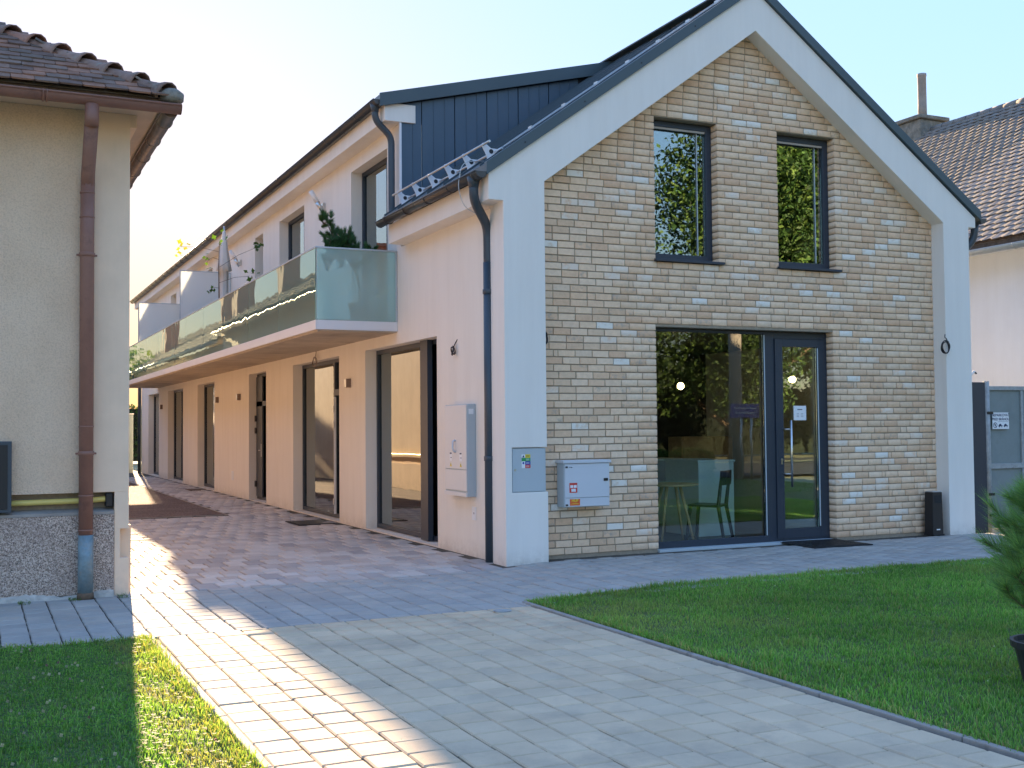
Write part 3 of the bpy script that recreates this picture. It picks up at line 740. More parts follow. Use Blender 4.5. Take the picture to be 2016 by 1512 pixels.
vg_.prism([(-.205, rz(-.205)-.118), (XR, outer(XR)+.002), (XR, ridge+.02), (-.205, rz(-.205)+.02)], 'y', -.035, .035)
vg_.prism([(XR, outer(XR)+.002), (RE+.01, rzr(RE)-.105), (RE+.01, rzr(RE)+.02), (XR, ridge+.02)], 'y', -.035, .035)
vg_.build('verge_trim', M['verge'], H, bevel=.003)
for i in range(9):
    x = .25+i*.37; MB().lathe([(.009, 0), (.009, -.006), (.0, -.006)], (x, -.035, rz(x)-.055), 8, ax='y').build('rivet', M['black'], H) if i % 2 == 0 else None
MB().prism([(-.26, dz(-.26)-.165), (XR+.02, dz(XR)-.165), (XR+.02, dz(XR)+.012), (-.26, dz(-.26)+.012)], 'y', YC-.085, YC-.055).build('dormer_verge', M['verge'], H, bevel=.003)
MB().box(XR-.14, XR+.14, -.03, BW, ridge+.005, ridge+.03).build('ridge_cap', M['roofmetal'], H, bevel=.008)
# cheek of dormer in standing seam panels, each panel with two ribs
MB().prism([(.07, rz(.07)-.12), (XR, ridge-.12), (XR, dz(XR)-.145), (.07, dz(.07)-.145)], 'y', YC+.03, YC+.30).build('dormer_cheek', M['black'], H)
x = .065; first = True
while x < 3.1:
    wd_ = .30 if first else .485; x1 = min(x+wd_, 3.24)
    top = lambda q: dz(q)-.17
    bot = lambda q: rz(q)+.002
    if top(x1) > bot(x1):
        p = MB(); p.prism([(x, bot(x)), (x1-.012, bot(x1)), (x1-.012, top(x1)), (x, top(x))], 'y', YC-.0, YC+.03)
        pan = p.build('cladding_panel', M['roofside'], H, bevel=.003)
        for q in ([x+.16] if first else [x+.162, x+.324]):
            if q < x1-.03: MB().prism([(q, bot(q)), (q+.012, bot(q)+.009), (q+.012, top(q)), (q, top(q))], 'y', YC-.008, YC-.0).build('rib', M['roofside'], pan)
    x += wd_; first = False
MB().box(.035, .062, YC-.02, YC+.02, 4.3, 5.84).build('corner_profile', M['fascia'], H)
# --- gutters with brackets, and downpipes
def gutter(name, x, y0, y1, z, r, step, m, par):
    g = MB().halfpipe((x, y0, z), (x, y1, z), r).build(name, m, par, smooth=True)
    n = int((y1-y0)/step)
    for i in range(n+1):
        y = y0+.12+i*step
        if y > y1: break
        b = MB(); b.tube([(x-(r+.006)*math.cos(a), y, z-(r+.006)*math.sin(a)) for a in np.linspace(-.1, PI+.1, 11)], .006, 6); b.build('gutter_bracket', m, g, smooth=True)
    return g
gutter('lower_gutter', -.262, -.02, 3.33, 4.205, .068, .72, M['gutterdark'], H)
gutter('upper_gutter', -.27, 3.36, BW, 5.865, .068, .75, M['gutterdark'], H)
def bend(pts, n=5):
    """round a polyline's corners"""
    out = [Vector(pts[0])]
    for a, b, c in zip(pts, pts[1:], pts[2:]):
        a, b, c = Vector(a), Vector(b), Vector(c); r = min((a-b).length, (c-b).length)*.45
        p, q = b+(a-b).normalized()*r, b+(c-b).normalized()*r
        for i in range(n+1): t = i/n; out.append(p*(1-t)**2+b*2*t*(1-t)+q*t*t)
    out.append(Vector(pts[-1])); return out
dp = MB(); PX, PYY = -.005, .40
dp.tube(bend([(-.262, .19, 4.16), (-.262, .19, 3.93), (PX-.005, PYY, 3.70), (PX, PYY, 3.45), (PX, PYY, 3.2)]), .052, 14)
dp.lathe([(.052, 0), (.062, .06), (.075, .12)], (-.262, .19, 4.06), 14)
dp.tube([(PX, PYY, 3.3), (PX, PYY, .0)], .056, 16)
pipe = dp.build('downpipe', M['anthracite'], H, smooth=True)
for z in (2.95, 1.12): MB().lathe([(.060, 0), (.064, .004), (.064, .05), (.060, .054)], (PX, PYY, z), 16).tube([(PX, PYY-.02, z+.027), (PX+.07, PYY-.055, z+.027)], .008, 6).build('pipe_clamp', M['anthracite'], pipe, smooth=True)
MB().box(PX-.10, PX+.055, PYY-.02, PYY+.25, .001, .012).build('drain_grate', M['rubber'], pipe)
dp = MB(); PY2 = 3.52
dp.tube(bend([(-.27, 3.50, 5.82), (-.27, 3.50, 5.62), (-.035, PY2, 5.42), (-.035, PY2, 5.2), (-.035, PY2, 4.6), (-.035, PY2, 4.36), (-.10, PY2-.16, 4.30)]), .046, 14)
dp.lathe([(.046, 0), (.056, .06), (.07, .12)], (-.27, 3.50, 5.72), 14)
p2 = dp.build('upper_downpipe', M['anthracite'], H, smooth=True)
MB().lathe([(.040, 0), (.040, .003), (0, .003)], (-.104, PY2-.165, 4.296), 12).build('pipe_mouth', M['black'], p2)
MB().tube([(-.0, BW+.05, 5.8), (-.0, BW+.05, 0)], .06, 10).build('far_downpipe', M['anthracite'], H, smooth=True)
# --- snow guard over the lower gutter
def snow_guard():
    for i in range(6):
        y = .30+i*.555; x = .02; z = rz(x)+.006
        b = MB(); u = Vector((1, 0, SL)).normalized(); n = Vector((-SL, 0, 1)).normalized(); o = Vector((x, y, z))
        def P(a, c): q = o+u*a+n*c; return (q.x, q.z)
        b.prism([P(-.085, .0), P(.12, .0), P(.115, .02), P(.03, .085), P(.0, .175), P(-.03, .185), P(-.05, .165), P(-.065, .05)], 'y', y-.004, y+.004)
        b.hexa([tuple(o+u*a+n*c+Vector((0, e, 0))) for c in (0, .006) for a, e in ((-.09, -.03), (.16, -.03), (.16, .03), (-.09, .03))])
        br = b.build('snow_guard_bracket', M['fascia'], H, bevel=.0015)
        c = o+u*.01+n*.055+Vector((0, -.0045, 0)); MB().lathe([(.026, 0), (.026, -.001), (0, -.001)], tuple(c), 12, ax='y').build('bracket_hole', M['black'], br)
    for a, c, r in ((-.03, .165, .014), (.055, .028, .014)):
        u = Vector((1, 0, SL)).normalized(); n = Vector((-SL, 0, 1)).normalized(); q = Vector((.02, 0, rz(.02)+.006))+u*a+n*c
        MB().tube([(q.x, .12, q.z), (q.x, 3.28, q.z)], r, 8).build('snow_guard_rail', M['galv'], H, smooth=True)
snow_guard()
# lightning conductor wires up the roof edge, with clips
lc = MB()
for yy in (.05, .23):
    lc.tube([(x, yy+.006*math.sin(x*3), rz(x)+.045) for x in np.linspace(.12, XR, 24)], .005, 6)
lc.tube([(-.10, -.0, rz(-.1)+.05), (.0, .06, rz(0)+.05), (.12, .05, rz(.12)+.045)], .005, 6)
wire = lc.build('lightning_wire', M['galv'], H, smooth=True)
for i in range(8):
    x = .45+i*.42; MB().box(x-.02, x+.02, .18, .26, rz(x)+.0, rz(x)+.055).build('wire_clip', M['galv'], wire)
MB().tube(bend([(-.05, .40, 4.42), (-.3, .42, 4.40), (-.345, .44, 4.10), (-.28, .40, 3.88), (-.11, .34, 3.80), (-.07, .37, 3.77)], 6), .005, 6).build('earthing_wire', M['galv'], H, smooth=True)
# right side eave and pipe seen past the frame
gutter('right_gutter', RE+.06, -.01, BW, 4.20, .066, 2.0, M['gutterdark'], H)
MB().tube(bend([(RE+.06, .12, 4.15), (RE+.05, .14, 3.95), (6.83, .2, 3.75), (6.83, .2, 3.4), (6.83, .2, 0)]), .05, 12).build('right_downpipe', M['anthracite'], H, smooth=True)
# ---------------------------------------------------------------- windows and doors of the main building
def frontal_window(a0, a1, b0, b1, y, fw, par, glassm, sides=(1, 1, 1, 1), name='window', depth=.07):
    """frame in the plane y; sides = left, right, bottom, top bar widths as multiples of fw"""
    l, r, bt, tp = [fw*s for s in sides]; f = MB()
    f.box(a0, a0+l, y, y+depth, b0, b1); f.box(a1-r, a1, y, y+depth, b0, b1)
    f.box(a0+l, a1-r, y, y+depth, b0, b0+bt); f.box(a0+l, a1-r, y, y+depth, b1-tp, b1)
    w_ = f.build(name, M['frame'], par, bevel=.003)
    MB().box(a0+l+.002, a1-r-.002, y+.035, y+.041, b0+bt+.002, b1-tp-.002).build('pane', glassm, w_)
    return w_
YF = .335
for W in (W1, W2):
    wo = frontal_window(W[0], W[1], W[2]+.03, W[3], YF, .055, H, M['glass'], (.4, 1.5, 1.5, 1.2))
    MB().box(W[0]-.02, W[1]+.06, YB-.045, YF-.002, W[2]+.0, W[2]+.028).build('sill', M['frame'], wo, bevel=.002)
    MB().box(W[0]+.05, W[1]-.10, YF-.012, YF-.002, W[3]-.10, W[3]-.075).build('blind_rail', M['steelpole'], wo)
    MB().box(W[1]-.20, W[1]-.19, YF+.02, YF+.03, W[2]+.12, W[3]-.1).build('glazing_bead', M['cabinet'], wo)
# storefront: fixed light and door
sf = frontal_window(DO[0], 3.74, .055, DO[3], YF, .06, H, M['shopglass'], (.25, 1.2, 1.3, .55), 'shop_window')
MB().box(3.655, 3.668, YF-.006, YF, .14, DO[3]-.04).build('glazing_bead', M['cabinet'], sf)
dw = frontal_window(3.742, DO[1], .055, DO[3], YF+.005, .075, H, M['shopglass'], (1, .75, 1.0, 1.1), 'door_frame')
dl = frontal_window(3.82, DO[1]-.06, .09, DO[3]-.085, YF-.012, .085, H, M['shopglass'], (1.35, 1.15, 1.35, 1.1), 'glass_door')
MB().box(4.468, 4.482, YF-.02, YF-.012, .22, DO[3]-.19).build('glazing_bead', M['cabinet'], dl)
hd = MB(); hx = 3.99; hy = YF-.085
hd.tube([(hx, hy, .72), (hx, hy, 1.54)], .015, 12)
for z in (.88, 1.43): hd.tube([(hx-.07, YF-.01, z), (hx-.05, YF-.05, z), (hx, hy, z)], .009, 8)
hd.build('pull_handle', M['steel'], dl, smooth=True)
MB().lathe([(.016, 0), (.016, -.012), (0, -.012)], (3.895, YF-.012, 1.055), 12, ax='y').box(3.885, 3.905, YF-.02, YF-.012, 1.0, 1.05).build('lock_cylinder', M['steel'], dl)
ntc = MB().box(4.115, 4.31, YF+.018, YF+.0195, 1.54, 1.72).build('notice', M['paper'], dl)
nl = MB()
nl.box(4.175, 4.25, YF+.0165, YF+.0175, 1.668, 1.678)
for i in range(3):
    nl.box(4.16, 4.195, YF+.0165, YF+.0175, 1.62-.018*i, 1.623-.018*i); nl.box(4.225, 4.265, YF+.0165, YF+.0175, 1.62-.018*i, 1.623-.018*i)
nl.build('notice_print', M['ink'], ntc)
MB().box(DO[0], DO[1], YB-.02, YF+.06, .02, .056).build('threshold', M['cabinet'], H, bevel=.003)
# side openings: recessed frames in the wall facing the drive
XF = XS+.17
def side_window(a0, a1, b0, b1, kind, name='window', mull=None, reveal_curtain=False):
    f = MB(); fw = .06; x0, x1 = XF, XF+.07
    f.box(x0, x1, a0, a0+fw, b0, b1); f.box(x0, x1, a1-fw, a1, b0, b1); f.box(x0, x1, a0+fw, a1-fw, b0, b0+fw); f.box(x0, x1, a0+fw, a1-fw, b1-fw, b1)
    cuts = [a0+fw]; 
    for m_ in (mull or []):
        f.box(x0-.01, x1, m_-.04, m_+.04, b0+fw, b1-fw); cuts += [m_-.04, m_+.04]
    cuts.append(a1-fw)
    w_ = f.build(name, M['frame'], H, bevel=.003)
    for a, b in zip(cuts[0::2], cuts[1::2]):
        MB().box(x0+.03, x0+.036, a+.001, b-.001, b0+fw+.001, b1-fw-.001).build('pane', M['glass'], w_)
    return w_
# near opening: wide fixed light, dark post and a narrow door leaf
w_ = side_window(2.13, 5.00, .04, 2.62, 'g', 'window', [2.9]); MB().box(XF-.08, XF-.011, 2.70, 2.96, .04, 2.62).build('dark_post', M['blue'] if False else M['frame'], w_)
w_ = side_window(6.33, 9.20, .04, 2.62, 'g', 'window', [7.15])
MB().box(XF-.03, XF-.002, 6.40, 7.11, 2.02, 2.12).build('transom', M['frame'], w_)
hn = MB().box(XF-.045, XF-.01, 7.04, 7.06, .1, 2.0).build('door_edge', M['fascia'], w_)
for z in (.3, 1.55, 1.8): MB().box(XF-.06, XF-.045, 7.03, 7.07, z-.05, z+.05).build('hinge', M['steel'], hn, bevel=.003)
d_ = side_window(11.30, 12.86, .04, 2.62, 'd', 'glazed_door')
MB().box(XF-.03, XF-.002, 11.36, 12.80, 1.95, 2.05).build('transom', M['frame'], d_)
MB().box(XF-.03, XF-.002, 12.25, 12.80, .1, 2.62-.06).build('door_stile', M['frame'], d_)
for z in (.35, 1.45, 1.7): MB().box(XF-.06, XF-.03, 12.74, 12.83, z-.06, z+.06).build('hinge', M['black'], d_)
hb = MB().box(XF-.042, XF-.03, 12.28, 12.33, .92, 1.18).build('handle_plate', M['steel'], d_)
MB().tube([(XF-.04, 12.305, 1.05), (XF-.09, 12.305, 1.05), (XF-.09, 12.18, 1.05)], .009, 8).build('handle', M['steel'], hb)
side_window(16.66, 18.94, .04, 2.62, 'd', 'glazed_door', [17.3]); side_window(21.20, 23.90, .04, 2.62, 'g', 'window', [22.5]); side_window(25.73, 28.10, .04, 2.62, 'g', 'window')
side_window(3.97, 5.66, 2.96, 5.38, 'g', 'balcony_door', [4.45]); side_window(8.40, 10.20, 2.96, 5.38, 'g', 'balcony_door', [9.0])
side_window(11.55, 12.28, 2.96, 5.38, 'g', 'window'); side_window(16.9, 18.3, 2.96, 5.38, 'g', 'balcony_door'); side_window(22.4, 23.4, 2.96, 5.38, 'g', 'window')
def curtain_strip(x, a0, a1, b0, b1):
    n = int((a1-a0)/.05); P = [(x+.018*math.sin(i*1.9), a0+(a1-a0)*i/n) for i in range(n+1)]; b = MB()
    b.add([(p[0], p[1], z) for z in (b0, b1) for p in P]+[(p[0]+.004, p[1], z) for z in (b0, b1) for p in P],
          [(i, i+1, n+2+i, n+1+i) for i in range(n)]+[(2*n+2+i, 3*n+3+i, 3*n+4+i, 2*n+3+i) for i in range(n)])
    return b.build('curtain', M['curtain'], H, smooth=True)
curtain_strip(XF+.2, 4.5, 5.5, 2.98, 5.3); curtain_strip(XF+.2, 9.1, 10.1, 2.98, 5.3); curtain_strip(XF+.2, 8.45, 8.8, 2.98, 5.3)
# --- balcony
BX, BY0, BY1 = -1.07, 3.57, 26.0
MB().box(BX+.02, XS-.002, BY0+.02, BY1-.02, 2.775, 2.93).build('balcony_slab', M['concrete'], H)
bf = MB(); bf.box(BX-.004, BX+.018, BY0, BY1, 2.79, 2.915); bf.box(BX+.018, XS-.002, BY0-.004, BY0+.018, 2.79, 2.915); bf.box(BX+.018, XS-.002, BY1-.018, BY1, 2.79, 2.915)
bf.build('balcony_fascia', M['fascia'], H, bevel=.003)
dr_ = MB(); dr_.box(BX+.03, BX+.05, BY0+.03, BY1-.03, 2.76, 2.775); dr_.build('drip_edge', M['concrete'], H)
gy = np.linspace(BY0+.02, BY1-.02, 12)
for a, b in zip(gy[:-1], gy[1:]):
    gp = MB().box(BX+.0, BX+.014, a+.006, b-.006, 2.917, 3.86).build('balcony_glass', M['balglass'], H)
MB().box(BX+.016, XS-.01, BY0-.0, BY0+.014, 2.917, 3.86).build('balcony_end_glass', M['frost'], H)
MB().box(BX+.016, XS-.01, BY1-.014, BY1, 2.917, 3.86).build('balcony_end_glass', M['frost'], H)
hr = MB(); hr.box(BX-.008, BX+.022, BY0-.008, BY1, 3.862, 3.884); hr.box(BX+.022, XS-.004, BY0-.008, BY0+.022, 3.862, 3.884); hr.build('balcony_rail', M['cabinet'], H, bevel=.003)
MB().box(XS-.028, XS-.004, BY0-.006, BY0+.02, 2.917, 3.86).build('rail_post', M['cabinet'], H)
for y, zt in ((14.66, 4.96), (21.65, 4.96)):
    p = MB().box(BX+.03, XS-.01, y, y+.018, 2.95, zt).build('privacy_screen', M['milky'], H)
    q = MB(); q.box(BX+.03, XS-.01, y-.006, y+.024, zt, zt+.02); q.box(BX+.012, BX+.03, y-.006, y+.024, 2.95, zt+.02); q.box(XS-.03, XS-.012, y-.006, y+.024, 2.95, zt); q.build('screen_frame', M['cabinet'], p)

# ---------------------------------------------------------------- fixtures on the building
def box_lamp(y, label):
    t = thing('wall_lamp', label, 'wall lamp', (XS, y, 2.17), 'square wall lamps under the balcony')
    MB().box(XS-.075, XS-.001, y-.05, y+.05, 2.105, 2.24).build('lamp_body', M['lampbody'], t, bevel=.003)
    MB().box(XS-.081, XS-.0755, y-.045, y+.045, 2.11, 2.235).build('cover_plate', M['steel'], t)
box_lamp(5.75, 'small square metal wall lamp on the pier between the two nearest openings')
box_lamp(13.72, 'small square wall lamp under the balcony just beyond the narrow handled door')
box_lamp(16.16, 'small square wall lamp beside the fourth opening, next to a glazed door')
box_lamp(25.0, 'small square wall lamp near the far end of the side wall, beside the last opening')
def tube_lamp(y, z, label):
    t = thing('tube_lamp', label, 'wall lamp', (XS, y, z), 'slanted tube lamps on the upper wall')
    a, b = Vector((XS-.24, y, z+.17)), Vector((XS-.04, y, z-.16)); c = a.lerp(b, .55)
    MB().tube([a, c], .042, 12).build('glass_tube', M['lampwhite'], t, smooth=True)
    MB().tube([c, b], [.044, .03], 12).build('metal_base', M['steel'], t, smooth=True)
    MB().box(XS-.05, XS-.001, y-.03, y+.03, z-.14, z-.02).build('wall_plate', M['steel'], t)
tube_lamp(7.1, 5.19, 'slanted white and steel tube lamp high on the upper wall beside the tall balcony door')
tube_lamp(13.6, 5.14, 'slanted tube lamp on the upper wall behind the closed parasol')
tube_lamp(24.3, 5.0, 'slanted tube lamp on the upper wall beyond the lower privacy screen')
# cream meter cabinet on the side wall
mc = thing('meter_cabinet', 'cream electricity meter cabinet with two doors on the side wall beside the downpipe', 'meter cabinet', (XS, 1.25, .70))
MB().box(XS-.105, XS-.001, .925, 1.60, .70, 1.755).build('cabinet_body', M['cabinet'], mc, bevel=.006)
MB().box(XS-.118, XS-.106, .935, 1.59, 1.01, 1.745).build('upper_door', M['cabwhite'], mc, bevel=.003)
MB().box(XS-.118, XS-.106, .935, 1.59, .765, 1.00).build('lower_door', M['cabwhite'], mc, bevel=.003)
MB().box(XS-.125, XS-.106, .925, 1.60, .70, .745).build('bottom_lip', M['cabwhite'], mc, bevel=.003)
MB().tube(bend([(XS-.12, 1.26, 1.34), (XS-.15, 1.26, 1.33), (XS-.155, 1.26, 1.24), (XS-.12, 1.26, 1.20)]), .012, 8).build('door_handle', M['boxgrey'], mc, smooth=True)
for y in (1.40, 1.10):
    s_ = MB().box(XS-.1192, XS-.1184, y-.035, y+.035, 1.10, 1.20).build('label_sticker', M['paper'], mc)
    MB().box(XS-.1198, XS-.1193, y-.028, y+.028, 1.18, 1.196).box(XS-.1198, XS-.1193, y-.03, y+.01, 1.135, 1.142).build('sticker_print', M['ink'], s_)
    tr = MB().prism([(y-.03, .035+1.0), (y+.03, 1.035), (y, 1.085)], 'x', XS-.1192, XS-.1184).build('warning_triangle', M['yellow'], mc)
    MB().box(XS-.1198, XS-.1193, y-.004, y+.004, 1.045, 1.07).build('bolt_mark', M['ink'], tr)
MB().box(XS-.09, XS-.03, .9238, .9246, 1.64, 1.70).build('side_sticker', M['paper'], mc)
so = thing('wall_plate', 'small square white cover plate low on the side wall below the meter cabinet', 'cover plate', (XS, .98, .5))
MB().box(XS-.008, XS-.001, .935, 1.045, .43, .585).build('plate', M['paper'], so, bevel=.002); MB().box(XS-.010, XS-.0085, .975, .99, .50, .52).build('plate_hole', M['ink'], so)
so = thing('wall_plate', 'narrow white cover plate low on the side wall left of the narrow glazed door', 'cover plate', (XS, 14.5, .45))
MB().box(XS-.008, XS-.001, 14.40, 14.62, .36, .56).build('plate', M['paper'], so, bevel=.002)
# grey cabinet let into the pier
gc = thing('pier_cabinet', 'blue grey steel cabinet let into the white corner pier with a coloured warning sticker', 'cabinet', (.27, .03, .79))
MB().box(.081, .488, .022, .138, .790, 1.262).build('cabinet_body', M['cabinet'], gc, bevel=.003)
MB().box(.088, .470, .012, .0215, .797, 1.255).build('cabinet_door', M['cabinet'], gc, bevel=.003)
MB().lathe([(.012, 0), (.012, -.006), (0, -.006)], (.118, .012, 1.03), 12, ax='y').build('lock', M['steel'], gc)
x0, x1, zz = .195, .300, 1.195
for i, (c1, c2) in enumerate((('paper', 'yellow'), ('green', 'green'), ('paper', 'blue'), ('paper', 'red'))):
    za = zz-.037*(i+1); zb = za+.0365
    MB().box(x0, x0+.042, .0108, .0116, za, zb).build('sticker_symbol', M[c1], gc); f_ = MB().box(x0+.0425, x1, .0108, .0116, za, zb).build('sticker_field', M[c2], gc)
    l_ = MB()
    for j in range(2): l_.box(x0+.052, x1-.012, .0100, .0106, za+.011+.011*j, za+.0145+.011*j)
    l_.build('sticker_print', M['paper'] if c2 != 'yellow' else M['ink'], f_)
sy = MB(); sy.prism([(x0+.008, zz-.033), (x0+.034, zz-.033), (x0+.021, zz-.006)], 'y', .0100, .0106); sy.build('warning_triangle', M['ink'], gc)
MB().lathe([(.012, 0), (.012, -.0006), (0, -.0006)], (x0+.021, .0107, zz-.093), 14, ax='y').build('mandatory_symbol', M['blue'], gc)
# gas box on the bricks
gb = thing('gas_meter_box', 'light grey gas meter box with red HUP stickers hung on the brick wall', 'meter box', (1.0, .1, .6))
MB().box(.715, 1.285, .035, .198, .605, 1.085).build('box_body', M['cabinet'], gb, bevel=.004)
MB().box(.722, 1.278, .022, .034, .71, 1.080).build('box_door', M['boxgrey'], gb, bevel=.003)
MB().box(.722, 1.278, .024, .034, .612, .705).build('lower_panel', M['boxgrey'], gb, bevel=.003)
MB().box(.70, 1.30, .010, .205, 1.086, 1.118).build('box_lid', M['boxgrey'], gb, bevel=.004)
for x, z in ((.742, 1.045), (.742, .632)): MB().box(x-.013, x+.013, .016, .0235, z-.009, z+.009).build('hinge', M['black'], gb)
MB().box(1.205, 1.257, .014, .0215, .885, .915).build('lock', M['black'], gb, bevel=.002)
MB().box(.775, .80, .019, .0215, 1.042, 1.047).box(.80, .812, .019, .0215, 1.036, 1.045).build('latch_mark', M['ink'], gb)
rs = MB().box(.775, .872, .0198, .0212, .765, .872).build('red_sticker', M['red'], gb, bevel=.003)
for a, b, c, d in ((.785, .821, .818, .848), (.828, .864, .818, .848), (.797, .853, .776, .808)): MB().box(a, b, .0190, .0196, c, d).build('white_field', M['paper'], rs)
hs = MB().box(.780, .905, .0218, .0232, .625, .695).build('orange_sticker', M['orange'], gb)
text_part('HUP', .042, (.842, .0212, .677), (PI/2, 0, 0), M['yellow'], 'lettering', gb, .0012)
MB().box(.79, .895, .0211, .0215, .640, .6435).box(.81, .88, .0211, .0215, .648, .651).build('small_print', M['yellow'], hs)
# loose cables
def coil(name, label, c, ax, r, n, tail, th=.006, m='black', sy=1.2):
    t = thing(name, label, 'cable', c); b = MB(); c = Vector(c)
    for k in range(n):
        rr = r*random.uniform(.85, 1.05); ph = random.uniform(0, 6); o = Vector((random.uniform(-.01, .01), random.uniform(-.01, .01), random.uniform(-.012, .012)))
        pts = []
        for i in range(17):
            a = 2*PI*i/16+ph; u = rr*math.cos(a); v = rr*sy*math.sin(a); w_ = .008*math.sin(2*a+k)-.012
            pts.append(c+o+(Vector((u, w_, v)) if ax == 'y' else Vector((w_, u, v))))
        b.tube(pts, th, 6, cap=False)
    b.build('cable_loops', M[m], t, smooth=True)
    MB().tube([c+Vector(p) for p in tail], th, 6).build('cable_end', M[m], t, smooth=True); return t
coil('cable_coil', 'black cable coil hanging on the inner face of the right white pier', (6.285, -.018, 2.47), 'y', .070, 4, [(.05, .0, .06), (.03, 0, .11), (.0, 0, .13), (.005, 0, .17)])
coil('cable_coil', 'black cable loops hanging beside the bricks at the left white pier', (.555, .17, 2.47), 'y', .03, 3, [(.02, 0, .06), (.0, 0, .12), (-.03, 0, .2)], sy=2.2)
coil('cable_coil', 'tangled black wire end sticking out of the side wall above the meter cabinet', (XS-.03, 1.50, 2.40), 'x', .035, 4, [(.0, .02, .03), (.02, .0, .09), (.03, -.04, .13)], sy=1.5)
coil('cable_coil', 'thin brown wire ring hanging below the balcony over the second opening', (XS-.04, 7.55, 2.60), 'x', .13, 2, [(0, 0, .08), (.01, 0, .16), (0, 0, .2)], .006, 'lampbody', .6)
coil('cable_coil', 'thin brown wire ring hanging above the nearest side window', (XS-.03, 4.35, 2.52), 'x', .08, 2, [(0, 0, .1), (.01, 0, .15), (0, 0, .2)], .005, 'lampbody', 1.0) if False else None
# mats
mt_ = thing('door_mat', 'black rubber door mat in front of the glass shop door', 'door mat', (4.17, -.1, .05), rotz=math.radians(-3))
m1 = MB(); ca, sa = math.cos(math.radians(-3)), math.sin(math.radians(-3))
def R(x, y, z): return (4.17+x*ca-y*sa, -.12+x*sa+y*ca, .045+z)
m1.hexa([R(-.42, -.36, .004), R(.42, -.36, .004), R(.42, .32, .004), R(-.42, .32, .004), R(-.42, -.36, .016), R(.42, -.36, .016), R(.42, .32, .016), R(-.42, .32, .016)])
m1.build('mat_base', M['rubber'], mt_, bevel=.004)
m2 = MB()
for i in range(20):
    y = -.33+i*.0335; m2.hexa([R(-.39, y, .016), R(.39, y, .016), R(.39, y+.014, .016), R(-.39, y+.014, .016), R(-.39, y, .021), R(.39, y, .021), R(.39, y+.014, .021), R(-.39, y+.014, .021)])
stuff(m2.build('mat_ribs', M['black'], mt_))
m3 = thing('door_mat', 'dark flat mat on the courtyard paving below the second side opening', 'door mat', (-.4, 6.6, .01))
MB().box(-.62, -.02, 6.2, 7.05, .006, .018).build('mat_base', M['rubber'], m3, bevel=.004); MB().box(-.58, -.06, 6.25, 7.0, .0185, .021).build('mat_pile', M['black'], m3)
m4 = thing('door_mat', 'small brown mat on the path before the dark glazed door with sunlit reflections', 'door mat', (-.3, 17.6, .01))
MB().box(-.40, .04, 17.2, 18.0, .006, .02).build('mat_base', M['bark'], m4, bevel=.004); MB().box(-.36, .0, 17.25, 17.95, .0205, .023).build('mat_pile', M['bark'], m4)
# black bollard-like ash bin
bn = thing('ash_bin', 'tall slim black ash bin standing against the bricks beside the right pier', 'ash bin', (6.12, .06, .055))
b = MB(); b.hexa([(6.02, -.01, .05), (6.20, -.01, .05), (6.20, .14, .05), (6.02, .14, .05), (6.035, .0, .60), (6.195, .0, .60), (6.195, .14, .60), (6.035, .14, .60)]); b.build('bin_body', M['black'], bn, bevel=.006)
MB().box(6.015, 6.208, -.016, .146, .047, .064).build('bin_foot', M['black'], bn, bevel=.002)
MB().box(6.045, 6.185, .005, .135, .601, .612).build('ash_tray', M['galv'], bn, bevel=.002)
MB().box(6.055, 6.175, -.003, .003, .46, .56).build('bin_mouth', M['rubber'], bn)
MB().box(6.08, 6.14, -.0105, -.0095, .115, .13).build('logo_plate', M['fascia'], bn)

# ---------------------------------------------------------------- shop interior seen through the glass
ct = thing('counter', 'pale rectangular counter block inside the shop behind the black chair', 'counter', (3.75, 1.9, .02))
MB().box(3.47, 4.03, 1.5, 2.3, .03, 1.0).build('counter_body', M['counter'], ct, bevel=.004); MB().box(3.455, 4.045, 1.485, 2.315, 1.001, 1.03).build('counter_top', M['counter'], ct, bevel=.004)
ct = thing('counter', 'long grey counter front at the back of the shop', 'counter', (2.6, 3.4, .02))
MB().box(1.6, 4.6, 3.5, 4.1, .03, .96).build('counter_body', M['cabinet'], ct, bevel=.004); MB().box(1.58, 4.62, 3.48, 4.12, .961, .99).build('counter_top', M['counter'], ct, bevel=.004)
tb = thing('cafe_table', 'round wooden table with slanted legs behind the shop window', 'table', (2.72, 1.0, .02))
MB().lathe([(.30, 0), (.335, .008), (.34, .02), (.335, .03), (.0, .03)], (2.72, 1.0, .74), 32).build('table_top', M['wood'], tb, smooth=False)
for a in (.5, 2.1, 3.7, 5.3): MB().tube([(2.72+.12*math.cos(a), 1.0+.12*math.sin(a), .74), (2.72+.30*math.cos(a), 1.0+.30*math.sin(a), .03)], [.022, .014], 10).build('leg', M['wood'], tb, smooth=True)
